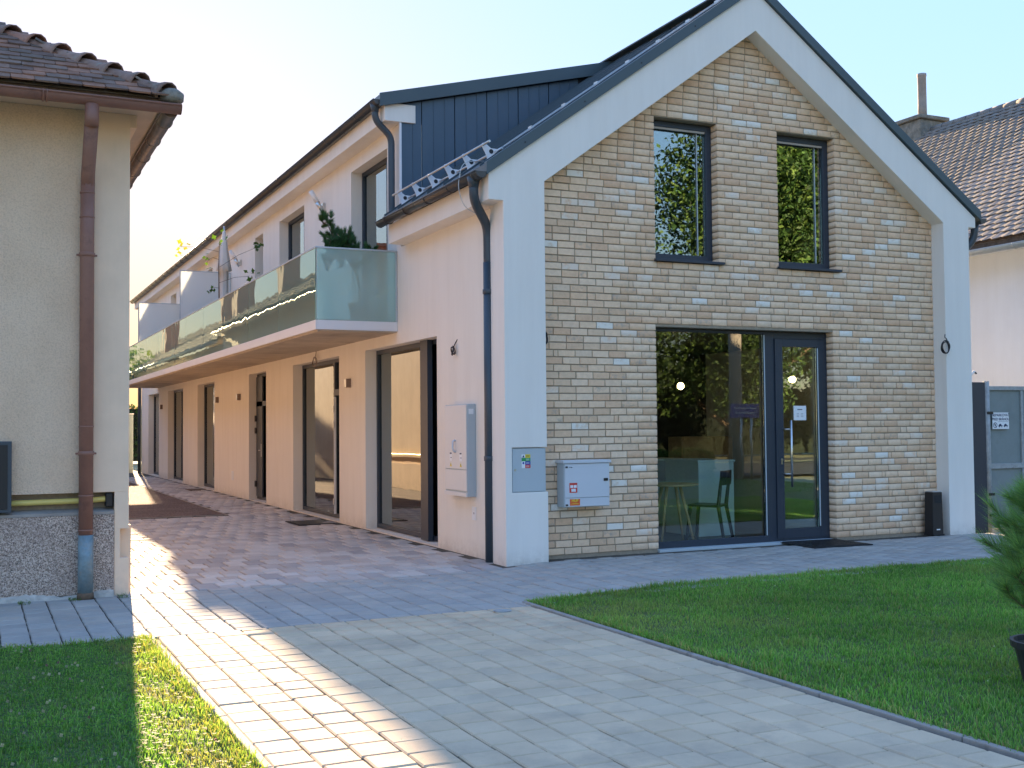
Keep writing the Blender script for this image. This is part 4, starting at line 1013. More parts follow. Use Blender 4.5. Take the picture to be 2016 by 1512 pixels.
def chair(cx, cy, rot, label):
    t = thing('chair', label, 'chair', (cx, cy, .02), 'black wooden chairs in the shop'); cr, sr = math.cos(rot), math.sin(rot)
    def P(x, y, z): return (cx+x*cr-y*sr, cy+x*sr+y*cr, z+.02)
    s = MB(); s.hexa([P(-.19, -.2, .44), P(.19, -.2, .44), P(.2, .2, .45), P(-.2, .2, .45), P(-.2, -.21, .47), P(.2, -.21, .47), P(.21, .2, .475), P(-.21, .2, .475)]); s.build('seat', M['blackwood'], t, bevel=.01)
    for sx in (-1, 1):
        MB().tube([P(sx*.17, .17, .45), P(sx*.20, .22, 0)], [.024, .017], 8).build('leg', M['blackwood'], t, smooth=True)
        MB().tube([P(sx*.17, -.24, .86), P(sx*.17, -.19, .46), P(sx*.20, -.27, 0)], [.018, .026, .018], 8).build('leg', M['blackwood'], t, smooth=True)
    b = MB(); pts = [(-.21, -.235), (-.1, -.262), (.1, -.262), (.21, -.235)]
    for (x0, y0), (x1, y1) in zip(pts, pts[1:]):
        b.hexa([P(x0, y0-.012, .72), P(x1, y1-.012, .72), P(x1, y1+.012, .72), P(x0, y0+.012, .72), P(x0, y0-.022, .9), P(x1, y1-.022, .9), P(x1, y1+.002, .9), P(x0, y0+.002, .9)])
    b.build('backrest', M['blackwood'], t); return t
chair(3.30, 1.06, math.radians(38), 'black wooden chair facing the round table behind the shop window')
chair(2.02, 1.35, math.radians(-100), 'black wooden chair half hidden by the brick edge left of the round table')
def pendant(x, y, z, label):
    t = thing('pendant_lamp', label, 'pendant lamp', (x, y, z), 'lit globe lamps inside the shop')
    MB().lathe([(r_, zz_) for r_, zz_ in [(.052*math.sin(a), -.052*math.cos(a)) for a in np.linspace(.02, PI-.02, 11)]], (x, y, z), 16).build('glass_globe', M['lampglow'], t, smooth=True)
    MB().tube([(x, y, z+.06), (x, y, 2.71)], .005, 6).build('cord', M['black'], t); MB().lathe([(.02, 0), (.02, .04)], (x, y, z+.045), 10).build('socket', M['black'], t)
pendant(4.337, 3.2, 2.068, 'lit round globe lamp hanging inside behind the left part of the shop window')
pendant(5.755, 2.4, 2.146, 'lit round globe lamp hanging inside behind the glass door')
cp = thing('shelf_cabinet', 'dark shelf cabinet standing at the back of the shop', 'cabinet', (5.6, 4.6, .02))
MB().box(5.2, 6.2, 4.5, 4.9, .03, 1.3).build('cabinet_body', M['wood'], cp, bevel=.005)
for z in (.45, .87): MB().box(5.22, 6.18, 4.485, 4.499, z, z+.39).build('cabinet_door', M['wood'], cp, bevel=.003)
# ================================================================ LEFT HOUSE
LH = thing('tiled_roof_house', 'old beige roughcast house with hipped clay tile roof and brown gutters at the left edge', 'house', (-7.6, 0, 0))
LXC, LYF = -3.83, -.10; LZ = 4.40; LY1 = 24.0; LXW = -11.4
wl = MB()
wl.box(LXW, LXC, 0.02, LY1, 0, LZ)                                   # core set back from the skins
wl.build('wall_core', M['smoothL'], LH)
MB().box(LXW, -4.137, LYF+.004, .02, .935, LZ).build('roughcast_front', M['stuccoL'], LH)
sm = MB(); sm.box(-4.137, LXC+.001, LYF-.004, .02, .935, LZ); sm.box(-3.955, LXC+.001, LYF-.004, .02, .60, .935)
sm.box(-3.955, -3.905, LYF-.004, .02, .335, .60); sm.box(-3.955, LXC+.001, LYF-.004, .02, -.03, .335)
sm.build('corner_pilaster', M['smoothL'], LH, bevel=.003)
# plinth of washed aggregate, its ledge and the ragged mortar foot
MB().box(LXW, -3.957, LYF-.018, .02, .03, .735).build('plinth', M['aggr'], LH, bevel=.004)
MB().hexa([(LXW, LYF-.022, .736), (-3.957, LYF-.022, .736), (-3.957, .02, .736), (LXW, .02, .736), (LXW, LYF-.022, .762), (-3.957, LYF-.022, .762), (-3.957, .02, .79), (LXW, .02, .79)]).build('plinth_ledge', M['curb'], LH)
MB().box(LXW, -3.957, .012, .022, .79, .935).build('slot_back', M['mortar'], LH)
ft = MB(); g5 = np.random.default_rng(5); xs = np.linspace(-6.5, -3.96, 70)
top = .035+.018*np.sin(xs*9)+.014*g5.random(70); out = LYF-.03-.018*g5.random(70)
ft.add([(x, LYF-.017, t) for x, t in zip(xs, top)]+[(x, o_, t*.6) for x, t, o_ in zip(xs, top, out)]+[(x, o_-.012, -.004) for x, o_ in zip(xs, out)],
       [(i, i+1, 70+i+1, 70+i) for i in range(69)]+[(70+i, 70+i+1, 140+i+1, 140+i) for i in range(69)])
M['mortarfoot'] = mat('pale_mortar_foot', (.50, .47, .42), .95, .2, 14, .8, 50, .01)
ft.build('mortar_foot', M['mortarfoot'], LH)
gy_ = MB(); gy_.tube([(-6.4, -.045, .845), (-4.2, -.045, .862), (-4.02, -.045, .872), (-3.985, -.03, .875)], .026, 12); gy_.build('gas_pipe', M['ypipe'], LH, smooth=True)
MB().box(-4.03, -3.965, -.085, .01, .80, .925).build('pipe_sleeve', M['black'], LH, bevel=.01)
# drive side of the house: smooth wall, plinth band, yellow pipe, gutter (seen in the window reflections)
MB().box(LXC-.02, LXC+.035, .03, LY1, 0, .62).build('side_plinth', M['smoothL'], LH)
MB().tube([(LXC+.06, .8, .84), (LXC+.06, 4.8, .84), (LXC+.06, 9.4, .84), (LXC+.06, 20, .84)], .024, 10).build('side_gas_pipe', M['ypipe'], LH, smooth=True)
for y in (6.2, 13.2, 17.5):
    wo = MB().box(LXC-.01, LXC+.02, y, y+.9, 1.5, 2.6).build('window', M['bark'], LH, bevel=.004); MB().box(LXC+.021, LXC+.026, y+.08, y+.82, 1.58, 2.52).build('pane', M['glass'], wo)
# soffits
EX, EY = -3.50, -.60
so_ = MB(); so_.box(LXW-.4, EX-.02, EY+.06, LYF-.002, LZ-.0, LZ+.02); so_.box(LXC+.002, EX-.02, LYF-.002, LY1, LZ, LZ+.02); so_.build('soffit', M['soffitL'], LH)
MB().box(LXW-.4, EX-.02, EY+.035, EY+.058, LZ-.02, LZ+.06).box(EX-.02, EX-.0, EY+.035, LY1, LZ-.02, LZ+.06).build('eaves_board', M['bark'], LH)
MB().box(LXC+.002, LXC+.06, LYF, LY1, LZ-.12, LZ-.002).build('cornice', M['smoothL'], LH)
# roof body and tiles
TN = .60; RX_ = -7.4; rz0 = LZ+.045
def rzf(y): return rz0+TN*(y-EY)
def rzs(x): return rz0+TN*(EX-x)
hr_ = -EY+0; hipy = EY+(EX-RX_); rtop = rz0+TN*(EX-RX_)
b = MB()
b.add([(EX, EY, rz0), (2*RX_-EX, EY, rz0), (RX_, hipy, rtop), (EX, LY1, rz0), (RX_, LY1, rtop), (2*RX_-EX, LY1, rz0)], [(0, 2, 1), (0, 3, 4, 2), (1, 2, 4, 5), (3, 5, 4), (0, 1, 5, 3)])
b.build('roof_deck', M['mortar'], LH)
def tile_variants(w, l, th, n, cols, spread=.15):
    out = []
    for _ in range(n):
        jl = random.uniform(-.008, .008); x = w/2; r = .018
        pts = [(-x, 0), (-x+r, -.016), (0, -.022), (x-r, -.016), (x, 0)]          # lower, gently rounded edge at y=0 side
        pts = [(a, b_+jl) for a, b_ in pts]; N = 5
        v = [(a, b_, 0) for a, b_ in pts]+[(x, l, 0), (-x, l, 0)]
        lift = random.uniform(0, .007)
        V = [(a, b_, c-th/2+ (lift if b_ < .05 else 0)) for a, b_, c in v]+[(a, b_, c+th/2+(lift if b_ < .05 else 0)) for a, b_, c in v]
        f = [(0, 6, 5, 4), (0, 4, 3, 1), (1, 3, 2, 2)]; top_ = [(7, 11, 12, 13), (7, 8, 10, 11), (8, 9, 9, 10)]
        fs = [(7, 11, 12, 13), (7, 8, 10, 11)]+[(i, i+1, i+8, i+7) for i in range(4)]+[(4, 5, 12, 11), (6, 0, 7, 13)]
        tri = [(8, 9, 10, 10)]
        k = random.uniform(1-spread, 1+spread); c = random.choice(cols)
        out.append((np.array(V), np.array(fs+[(8, 9, 9, 10)][:0]), tuple(q*k for q in c), None))
    return out
FT = tile_variants(.186, .28, .014, 16, [(1, 1, 1), (1.25, 1.15, 1.1), (.75, .8, .8), (1.4, 1.1, .95), (.9, .85, .85)])
ft_par = MB().box(EX-.6, EX-.5, EY+.1, EY+.2, rz0-.02, rz0-.01).build('front_roof_slope', M['flattile'], LH)
cs, sn = 1/math.sqrt(1+TN*TN), TN/math.sqrt(1+TN*TN)
def tiles(parent, origin, u, vdir, nrm, ncol, nrow, w, ex, tilt, keep, variants, m, name='roof_tile', rest='outer_tiles', limit=300, wob=.004):
    u, vdir, nrm = map(lambda q: np.array(q, float), (u, vdir, nrm)); pl = []
    for j in range(nrow):
        for i in range(ncol):
            a = (i+(.5 if j % 2 else 0))*w; b_ = j*ex; P = np.array(origin)+u*a+vdir*b_
            if not keep(a, b_, P): continue
            tv = vdir*math.cos(tilt)+nrm*(-math.sin(tilt)); tn = np.cross(u, tv) if np.dot(np.cross(u, tv), nrm) > 0 else -np.cross(u, tv)
            yaw = random.gauss(0, .010); uu = u*math.cos(yaw)+tv*math.sin(yaw); vv = tv*math.cos(yaw)-u*math.sin(yaw)
            pl.append((frame_mat(P+nrm*(.030+random.gauss(0, wob*.5))+vdir*random.gauss(0, wob), uu, vv, tn), random.randrange(len(variants))))
    scatter_pieces(parent, name, rest, variants, pl, m, limit)
nF = (0, -sn, cs); 
tiles(ft_par, (EX-6.2, EY-.03, rz0), (1, 0, 0), (0, cs, sn), nF, 33, 26, .19, .145, .055, lambda a, b_, P: P[0] < EX-(P[1]-EY)+.02, FT, M['flattile'])
st_par = MB().box(EX-.6, EX-.5, EY+2.1, EY+2.2, rz0-.02, rz0-.01).build('side_roof_slope', M['flattile'], LH)
FT2 = tile_variants(.186, .30, .02, 10, [(1.1, 1.35, 1.45), (.9, 1.15, 1.3), (1.2, 1.45, 1.5)])
tiles(st_par, (EX+.03, EY, rz0), (0, 1, 0), (-cs, 0, sn), (sn, 0, cs), 129, 30, .19, .15, .06, lambda a, b_, P: P[1] > EY+(EX-P[0])+.16 and P[1] < LY1, FT2, M['flattile'], rest='side_tiles', limit=0)
# hip tiles: tapered half cones lapping one over the next
def hip_variant():
    l, n = .44, 8; V = []; k = random.uniform(.85, 1.2)
    prof = [(0, .140, .014), (.03, .136, .012), (.08, .118, .008), (.16, .103, .004), (.30, .097, 0), (l, .092, -.008)]
    for s_, r, dz_ in prof:
        for q in range(n+1):
            a = -.35+(PI+.7)*q/n; V.append((r*math.cos(a), s_, r*math.sin(a)*.95+dz_-.02))
    m_ = len(prof); fs = [(i*(n+1)+q, i*(n+1)+q+1, (i+1)*(n+1)+q+1, (i+1)*(n+1)+q) for i in range(m_-1) for q in range(n)]
    off = len(V)
    for s_, r, dz_ in prof:
        for q in range(n+1):
            a = -.35+(PI+.7)*q/n; V.append(((r-.014)*math.cos(a), s_, (r-.014)*math.sin(a)*.95+dz_-.02))
    fs += [(off+i*(n+1)+q, off+(i+1)*(n+1)+q, off+(i+1)*(n+1)+q+1, off+i*(n+1)+q+1) for i in range(m_-1) for q in range(n)]
    fs += [(q, off+q, off+q+1, q+1) for q in range(n)]
    c = random.choice([(1, 1, 1), (1.15, 1, .92), (.9, .9, .9), (1.3, .97, .82), (1.05, 1.02, 1)])
    return (np.array(V), np.array(fs), tuple(q*k for q in c), None)
HV = [hip_variant() for _ in range(9)]; d = np.array([-1, 1, TN]); d = d/np.linalg.norm(d); uu = np.cross(d, [0, 0, 1.]); uu /= np.linalg.norm(uu); nn = np.cross(uu, d)
hp = []
for i in range(15):
    P = np.array([EX-.02, EY+.02, rz0+.02])+d*(.06+i*.32); hp.append((frame_mat(P, uu, d+nn*(-.03), nn), i % 9))
hpar = MB().box(RX_-.05, RX_+.05, hipy, LY1, rtop-.05, rtop+.06).build('hip_ridge', M['hiptile'], LH)
scatter_pieces(hpar, 'hip_tile', 'more_hip_tiles', HV, hp, M['hiptile'], 300, smooth=True)
b = MB(); b.lathe([(.0, 0), (.07, .0), (.105, .03), (.11, .09), (.06, .13), (0, .135)], (EX-.03, EY+.03, rz0-.035), 12); b.build('mortar_end', M['chimney'], hpar, smooth=True)
# chimneys of red brick on the side slope, seen reflected
for y, x in ((5.5, -5.6), (11.5, -5.2), (16.5, -5.6), (20.5, -5.0)):
    zc = rzs(x); ch = MB(); ch.box(x-.28, x+.28, y-.28, y+.28, zc-.6, zc+1.35); ch.box(x-.34, x+.34, y-.34, y+.34, zc+1.351, zc+1.45); ch.build('chimney', M['brickred'], LH, bevel=.01)
# gutters and downpipe
def lgutter(name, a, b, r, m, joints):
    gm = MB().halfpipe(a, b, r, .004, 14, 0, .011).build(name, m, LH, smooth=True)
    a, b = Vector(a), Vector(b); d_ = (b-a).normalized(); u_ = Vector((d_.y, -d_.x, 0))
    for s_ in joints:
        p = a+d_*s_
        q = MB(); q.tube([p+u_*(r+.004)*math.cos(t_)-Vector((0, 0, 1))*(r+.004)*math.sin(t_) for t_ in np.linspace(-.15, PI+.15, 14)], .008, 6); q.build('gutter_joint', m, gm, smooth=True)
lgutter('front_gutter', (-9.5, EY, LZ-.005), (EX+.045, EY, LZ-.015), .070, M['brownmetal'], [4.9, 2.6, 4.93])
lgutter('side_gutter', (EX-.03, EY+.072, LZ-.03), (EX-.03, LY1, LZ-.03), .070, M['sidegutter'], [.4, 1.15, 1.9, 2.65, 3.4, 4.4, 5.4, 6.5])
DX, DY = -4.205, LYF-.085
pb = MB()
pb.tube([(DX+.0, EY, LZ-.075), (DX+.0, EY, LZ-.20), (DX+.0, EY+.02, LZ-.26)], .060, 12)
pb.tube([(DX+.0, EY+.01, LZ-.22), (DX+.004, DY-.02, LZ-.60), (DX+.004, DY, LZ-.72)], .060, 12)
pb.tube([(DX+.004, DY, LZ-.66), (DX, DY, 3.2), (DX, DY, .56)], .061, 16)
po = pb.build('downpipe', M['brownmetal'], LH, smooth=True)
for z in (3.05, 1.27): MB().lathe([(.062, 0), (.070, .004), (.070, .035), (.062, .04)], (DX, DY, z), 16).tube([(DX-.088, DY+.02, z+.018), (DX-.055, DY+.02, z+.018)], .010, 6).tube([(DX+.055, DY+.02, z+.018), (DX+.088, DY+.02, z+.018)], .010, 6).build('pipe_clamp', M['brownmetal'], po, smooth=True)
for z in (3.62, 3.40, .60, .905, 1.52): MB().lathe([(.062, 0), (.066, .003), (.066, .012), (.062, .015)], (DX, DY, z), 16).build('pipe_joint', M['brownmetal'], po, smooth=True)
MB().tube([(DX, DY, .565), (DX, DY, .03)], .066, 16).build('lower_pipe', M['zincpipe'], po, smooth=True)
MB().lathe([(.073, 0), (.070, .05), (.067, .06)], (DX, DY, -.004), 16).build('pipe_collar', M['bark'], po, smooth=True)
bx = thing('wall_box', 'dark framed box hung on the roughcast wall at the left edge', 'wall box', (-5.1, -.14, .78))
MB().box(-5.45, -4.812, -.165, -.097, .785, 1.405).build('box_frame', M['anthracite'], bx, bevel=.004); MB().box(-5.42, -4.845, -.172, -.1655, .815, 1.375).build('box_front', M['black'], bx, bevel=.002)

# second old house farther along the drive, seen in the balcony glass
FH = thing('far_house', 'farther old house with grey tiled roof and brick chimneys along the drive', 'house', (-7.5, 36, 0))
MB().box(-11.2, -4.0, 24.6, 52, 0, 4.15).build('house_wall', M['smoothL'], FH)
frz = lambda x: 4.2+.62*(-3.7-x)
fpar = MB().prism([(-3.7, 4.14), (-7.5, frz(-7.5)-.06), (-11.3, 4.14), (-11.3, 4.20), (-7.5, frz(-7.5)), (-3.7, 4.20)], 'y', 24.3, 52.3).build('roof_deck', M['mortar'], FH)
c6, s6 = 1/math.sqrt(1+.62**2), .62/math.sqrt(1+.62**2)
tiles(fpar, (-3.68, 24.35, 4.21), (0, 1, 0), (-c6, 0, s6), (s6, 0, c6), 112, 22, .25, .20, .06, lambda a, b_, P: P[1] < 52.2, tile_variants(.246, .36, .02, 8, [(1.1, 1.35, 1.45), (.9, 1.15, 1.3), (1.2, 1.45, 1.5)]), M['flattile'], rest='side_tiles', limit=0)
MB().halfpipe((-3.64, 24.3, 4.16), (-3.64, 52.3, 4.16), .075, .004, 10).build('gutter', M['galv'], FH, smooth=True)
for y, x in ((27.5, -5.2), (34, -6.0), (42, -5.0)):
    zc = frz(x); MB().box(x-.3, x+.3, y-.3, y+.3, zc-.5, zc+1.4).box(x-.36, x+.36, y-.36, y+.36, zc+1.401, zc+1.5).build('chimney', M['brickred'], FH, bevel=.01)

# ================================================================ NEIGHBOUR ON THE RIGHT
NH = thing('neighbour_house', 'white house with grey brown tiled roof and old chimney right of the gable', 'house', (14, 8, 0))
NX, NYA, NYB, NR = 9.5, .75, 18, 14.0; NE = 4.20; NRZ = 7.93
MB().box(NX, 18.5, NYA+.2, NYB, 0, NE).prism([(NX, NE), (18.5, NE), (NR, NRZ-.2)], 'y', NYA+.2, NYB).build('house_wall', M['neiwall'], NH)
MB().box(NX-.34, NX-.002, NYA, NYB, NE-.04, NE+.02).build('soffit', M['neiwall'], NH)
MB().box(NX-.37, NX-.341, NYA, NYB, NE-.05, NE+.12).build('eaves_board', M['bark'], NH)
sl = (NRZ-NE-.1)/(NR-(NX-.36)); nb = MB(); nb.prism([(NX-.38, NE+.08), (NR, NRZ-.02), (18.9, NE+.08), (NR, NRZ-.14)], 'y', NYA, NYB); npar = nb.build('roof_deck', M['mortar'], NH)
def pantiles(w, l, n):
    out = []
    for _ in range(n):
        K = 6; V = []; lift = random.uniform(-.002, .004)
        for yy, dz_ in ((0, .015), (l, -.008)):
            for top_ in (0, 1):
                for i in range(K+1):
                    t = i/K; V.append(((t-.5)*w, yy-(.022*math.sin(t*2*PI) if yy == 0 else 0), .005*math.sin(t*2*PI+.4)+dz_+lift+(.005 if top_ else -.005)))
        n1 = K+1; fs = [(n1+i, n1+i+1, 3*n1+i+1, 3*n1+i) for i in range(K)]+[(i, i+1, n1+i+1, n1+i) for i in range(K)]
        k = random.uniform(.88, 1.14); c = random.choice([(1, 1, 1), (1.08, 1.02, .98), (.9, .92, .95), (1.05, 1, .92)])
        out.append((np.array(V), np.array(fs), tuple(q*k for q in c), None))
    return out
PV = pantiles(.206, .28, 12); ns = math.hypot(1, sl); nu = (0, -1, 0); nv = (1/ns, 0, sl/ns); nno = (-sl/ns, 0, 1/ns)
tiles(npar, (NX-.40, NYB, NE+.085), nu, nv, nno, int((NYB-NYA)/.205), 34, .205, .177, .03, lambda a, b_, P: P[0] < NR-.05 and P[1] > NYA, PV, M['neitile'], limit=300, wob=.003)
rg = MB(); y = NYA
rp = MB().box(NR-.08, NR+.08, NYA, NYB, NRZ-.08, NRZ+.01).build('ridge', M['mortar'], NH)
while y < NYB:
    q = MB(); q.tube([(NR, y, NRZ+.0), (NR, y+.36, NRZ+.012)], [.10, .085], 10); q.build('ridge_tile', M['neitile'], rp, smooth=True); y += .33
for o_ in rp.children:
    if not o_.data.color_attributes:
        ca_ = o_.data.color_attributes.new('col', 'FLOAT_COLOR', 'POINT'); ca_.data.foreach_set('color', [1.0]*4*len(o_.data.vertices))
gn = MB().halfpipe((NX-.44, NYA, NE-.02), (NX-.44, NYB, NE-.02), .075, .004, 12).build('gutter', M['galv'], NH, smooth=True)
for i in range(14):
    y = NYA+.5+i*.95; MB().tube([(NX-.44-.08*math.cos(t_), y, NE-.02-.08*math.sin(t_)) for t_ in np.linspace(-.1, PI+.1, 11)], .006, 6).build('gutter_bracket', M['galv'], gn, smooth=True)
c_ = MB(); c_.box(13.66, 14.42, 7.7, 8.4, 7.2, 8.18); chm = c_.build('chimney', M['chimney'], NH, bevel=.03)
MB().box(13.60, 14.48, 7.64, 8.46, 8.181, 8.27).build('chimney_cap', M['chimney'], chm, bevel=.02)
MB().lathe([(.100, 0), (.096, .3), (.094, .95), (.104, .96), (.104, 1.02), (.08, 1.02), (.08, .9)], (14.03, 8.0, 8.271), 14).build('chimney_pipe', M['curb'], chm, smooth=True)
# --- gate between the buildings
GT = thing('yard_gate', 'weathered grey green sheet metal gate with a no parking sign right of the gable', 'gate', (8.2, .3, 0))
MB().box(7.36, 9.4, .315, .33, .06, 1.98).build('gate_sheet', M['gate'], GT)
gf = MB(); gf.box(7.36, 9.4, .285, .314, 1.93, 1.985); gf.box(7.36, 9.4, .285, .314, .86, .93); gf.box(7.36, 9.4, .288, .314, .05, .10); gf.box(7.36, 7.40, .288, .314, .10, .86); gf.box(7.36, 7.40, .288, .314, .93, 1.93); gf.box(7.99, 8.03, .29, .314, .93, 1.93); gf.box(7.99, 8.03, .29, .314, .10, .86)
gf.build('gate_frame', M['gatebeam'], GT, bevel=.004)
MB().tube([(7.325, .28, 0), (7.325, .28, 2.05)], .038, 14).build('gate_post', M['gatebeam'], GT, smooth=True)
for z in (1.62, .52, .24): MB().box(7.30, 7.40, .235, .262, z-.018, z+.018).build('hinge', M['black'], GT, bevel=.004)
MB().box(7.0, 7.28, .26, .33, .0, 2.035).build('dark_infill_panel', M['frame'], GT, bevel=.003)
MB().box(7.36, 9.4, .28, .40, .0, .045).build('stone_threshold', M['concrete'], GT, bevel=.01)
sg = MB().box(7.425, 7.735, .2775, .2795+.0, 1.40, 1.625).build('no_parking_sign', M['paper'], GT)
text_part('NEPARKOVAŤ', .052, (7.58, .2765, 1.588), (PI/2, 0, 0), M['ink'], 'lettering', GT, .0006)
text_part('PRED BRÁNOU', .048, (7.58, .2765, 1.533), (PI/2, 0, 0), M['ink'], 'lettering', GT, .0006)
def ring_flat(cx, cz, r0, r1, y):
    b = MB(); n = 20; V = []
    for r in (r0, r1):
        for k in range(n): V.append((cx+r*math.cos(2*PI*k/n), y, cz+r*math.sin(2*PI*k/n)))
    b.add(V, [(k, (k+1) % n, n+(k+1) % n, n+k) for k in range(n)]); return b
rb = ring_flat(7.475, 1.452, .030, .038, .2768); rb.hexa([(7.452, .2766, 1.470), (7.458, .2766, 1.478), (7.458, .2772, 1.478), (7.452, .2772, 1.470), (7.492, .2766, 1.426), (7.498, .2766, 1.434), (7.498, .2772, 1.434), (7.492, .2772, 1.426)]); rb.build('no_parking_ring', M['ink'], GT)
text_part('P', .045, (7.475, .2765, 1.452), (PI/2, 0, 0), M['ink'], 'letter', GT, .0006)
for cx, s in ((7.575, 1), (7.675, 1)):
    b = MB(); b.prism([(cx-.040, 1.432), (cx+.038, 1.432+.010*s), (cx+.038, 1.448), (cx+.018, 1.452), (cx+.006, 1.470), (cx-.022, 1.468), (cx-.034, 1.450), (cx-.040, 1.446)], 'y', .2766, .2772)
    for q in (-.022, .022): b.lathe([(.008, 0), (.008, .0006), (0, .0006)], (cx+q, .2764, 1.430), 10, ax='y')
    b.build('car_symbol', M['ink'], GT)
MB().box(7.53, 7.722, .2766, .2772, 1.499, 1.502).build('sign_line', M['ink'], GT)
hk = thing('bent_pipe', 'short bent white pipe end sticking up behind the dark panel beside the gate', 'pipe', (7.12, .42, 2.0))
MB().tube(bend([(7.08, .42, 1.9), (7.15, .42, 2.10), (7.26, .42, 2.19)]), .018, 10).build('white_pipe', M['cabwhite'], hk, smooth=True); MB().tube([(7.255, .42, 2.188), (7.30, .42, 2.16)], .013, 8).build('pipe_tip', M['anthracite'], hk, smooth=True)

# ================================================================ PLANTS
def needles(name, tips, par, n_per, ln, wdt, cols, seed):
    """tips: (base, tip) of twigs; needles fan along each"""
    g = np.random.default_rng(seed); V = []; Cc = []
    for a, b in tips:
        a = np.array(a); b = np.array(b); d = b-a; L = np.linalg.norm(d); d /= L
        t = g.random(n_per); p = a+(b-a)*t[:, None]
        r = g.normal(size=(n_per, 3)); r -= (r@d)[:, None]*d; r /= np.linalg.norm(r, axis=1)[:, None]
        dirv = d*(.55+.5*t[:, None]+.2*g.random((n_per, 1)))+r*(.75-.45*t[:, None]); dirv /= np.linalg.norm(dirv, axis=1)[:, None]
        s = np.cross(dirv, g.normal(size=(n_per, 3))); s /= np.linalg.norm(s, axis=1)[:, None]
        l_ = ln*(.7+.5*g.random(n_per))[:, None]; tip = p+dirv*l_+np.array([0, 0, .1])*l_
        V.append(np.stack([p-s*wdt/2, p+s*wdt/2, tip], 1)); c = np.array(cols)[g.integers(0, len(cols), n_per)]*(.6+.8*g.random((n_per, 1)))*(1+.35*t[:, None]); Cc.append(np.repeat(c, 3, 0))
    V = np.concatenate(V).reshape(-1, 3); n = len(V)//3
    o = np_mesh(name, V, np.arange(n*3).reshape(n, 3), M['needle'], np.concatenate(Cc), parent=par); return o
def pine(root, base, h, spread, levels, seed, ln, npn, wdt, cols, lean=(0, 0)):
    g = np.random.default_rng(seed); tips = []; br = MB(); base = np.array(base, float)
    top = base+np.array([lean[0], lean[1], h]); trunk = [tuple(base+(top-base)*t+np.array([.02*math.sin(t*7), .02*math.cos(t*5), 0])*h) for t in np.linspace(0, 1, 6)]
    br.tube(trunk, [.022*h*.9*(1-.8*t)+.004 for t in np.linspace(0, 1, 6)], 8)
    tips.append((np.array(trunk[-2]), np.array(trunk[-1])+np.array([0, 0, .05*h])))
    for L in range(levels):
        t = .12+.85*L/levels; c = base+(top-base)*t; nb_ = 5
        for k in range(nb_):
            a = 2*PI*(k+.37*L)/nb_+g.uniform(-.3, .3); r = spread*(1-t)**.55*g.uniform(.7, 1.15)
            e = c+np.array([math.cos(a)*r, math.sin(a)*r, r*g.uniform(.35, .8)]); mid = c+(e-c)*.5-np.array([0, 0, .05*r])
            br.tube([tuple(c), tuple(mid), tuple(e)], [.008*h+.003, .005*h+.002, .003], 6)
            tips.append((mid, e))
            for q in range(3):
                s = c+(e-c)*(.45+.2*q); f_ = s+np.array([math.cos(a+(-1)**q*.9)*r*.38, math.sin(a+(-1)**q*.9)*r*.38, r*g.uniform(.15, .45)]); br.tube([tuple(s), tuple(f_)], .003, 5); tips.append((s, f_))
    br.build('trunk', M['bark'], root, smooth=True)
    needles('needles', tips, root, npn, ln, wdt, cols, seed)
def pot(root, c, r, h, m):
    MB().lathe([(r*.72, 0), (r*.95, h*.86), (r*1.04, h*.86), (r*1.06, h), (r*.97, h), (r*.95, h*.9), (0, h*.9)], c, 24).build('pot', M[m], root, smooth=False)
    MB().lathe([(r*.94, 0), (r*.5, .012), (0, .015)], (c[0], c[1], c[2]+h*.9+.001), 16).build('soil', M['soil'], root)
PN = [(.14, .29, .08), (.10, .22, .08), (.21, .36, .10)]
pp = thing('potted_pine', 'long needled pine in a black pot standing on the lawn at the right edge', 'potted pine', (.36, -6.42, .03))
pot(pp, (.37, -6.50, gz1(.37, -6.50)+.003), .215, .27, 'potdark'); pine(pp, (.37, -6.50, gz1(.37, -6.50)+.24), .92, .40, 7, 21, .125, 170, .0026, PN)
pb_ = thing('potted_pine', 'dwarf pine in a dark pot behind the frosted end glass of the balcony', 'potted pine', (-.42, 4.15, 2.95))
pot(pb_, (-.33, 4.05, 2.932), .15, .27, 'potdark')
def bpine():
    g = np.random.default_rng(4); b = MB(); tips = []
    b.tube([(-.33, 4.05, 3.18), (-.31, 4.06, 3.4), (-.36, 4.08, 3.62), (-.46, 4.12, 3.8), (-.6, 4.15, 4.0), (-.74, 4.18, 4.3)], [.022, .02, .018, .016, .012, .006], 8)
    for (x, y, z, r, n) in ((-.78, 4.2, 4.36, .10, 9), (-.66, 4.15, 4.16, .15, 16), (-.50, 4.12, 4.05, .15, 16), (-.74, 4.16, 4.0, .13, 14), (-.55, 4.1, 3.86, .18, 18), (-.72, 4.12, 3.80, .15, 14), (-.40, 4.05, 3.92, .15, 18), (-.20, 4.0, 3.90, .12, 14), (-.58, 4.1, 4.02, .15, 14), (-.42, 4.0, 3.72, .14, 10)):
        for _ in range(n):
            d_ = g.normal(size=3); d_[2] = abs(d_[2])+.3; d_ /= np.linalg.norm(d_); s = np.array([x, y, z-.03])+g.normal(size=3)*r*.35; e = s+d_*r*.62
            b.tube([tuple(np.array([x, y, z-.08])), tuple(s), tuple(e)], .004, 4); tips.append((s, e))
    b.build('trunk', M['bark'], pb_, smooth=True); needles('needles', tips, pb_, 190, .078, .006, [(.06, .14, .05), (.045, .11, .045)], 9)
bpine()
sap = thing('potted_sapling', 'thin potted sapling with a few lobed leaves behind the balcony glass beside the parasol', 'potted sapling', (-.9, 11.2, 2.95))
pot(sap, (-.85, 11.2, 2.932), .16, .3, 'potdark')
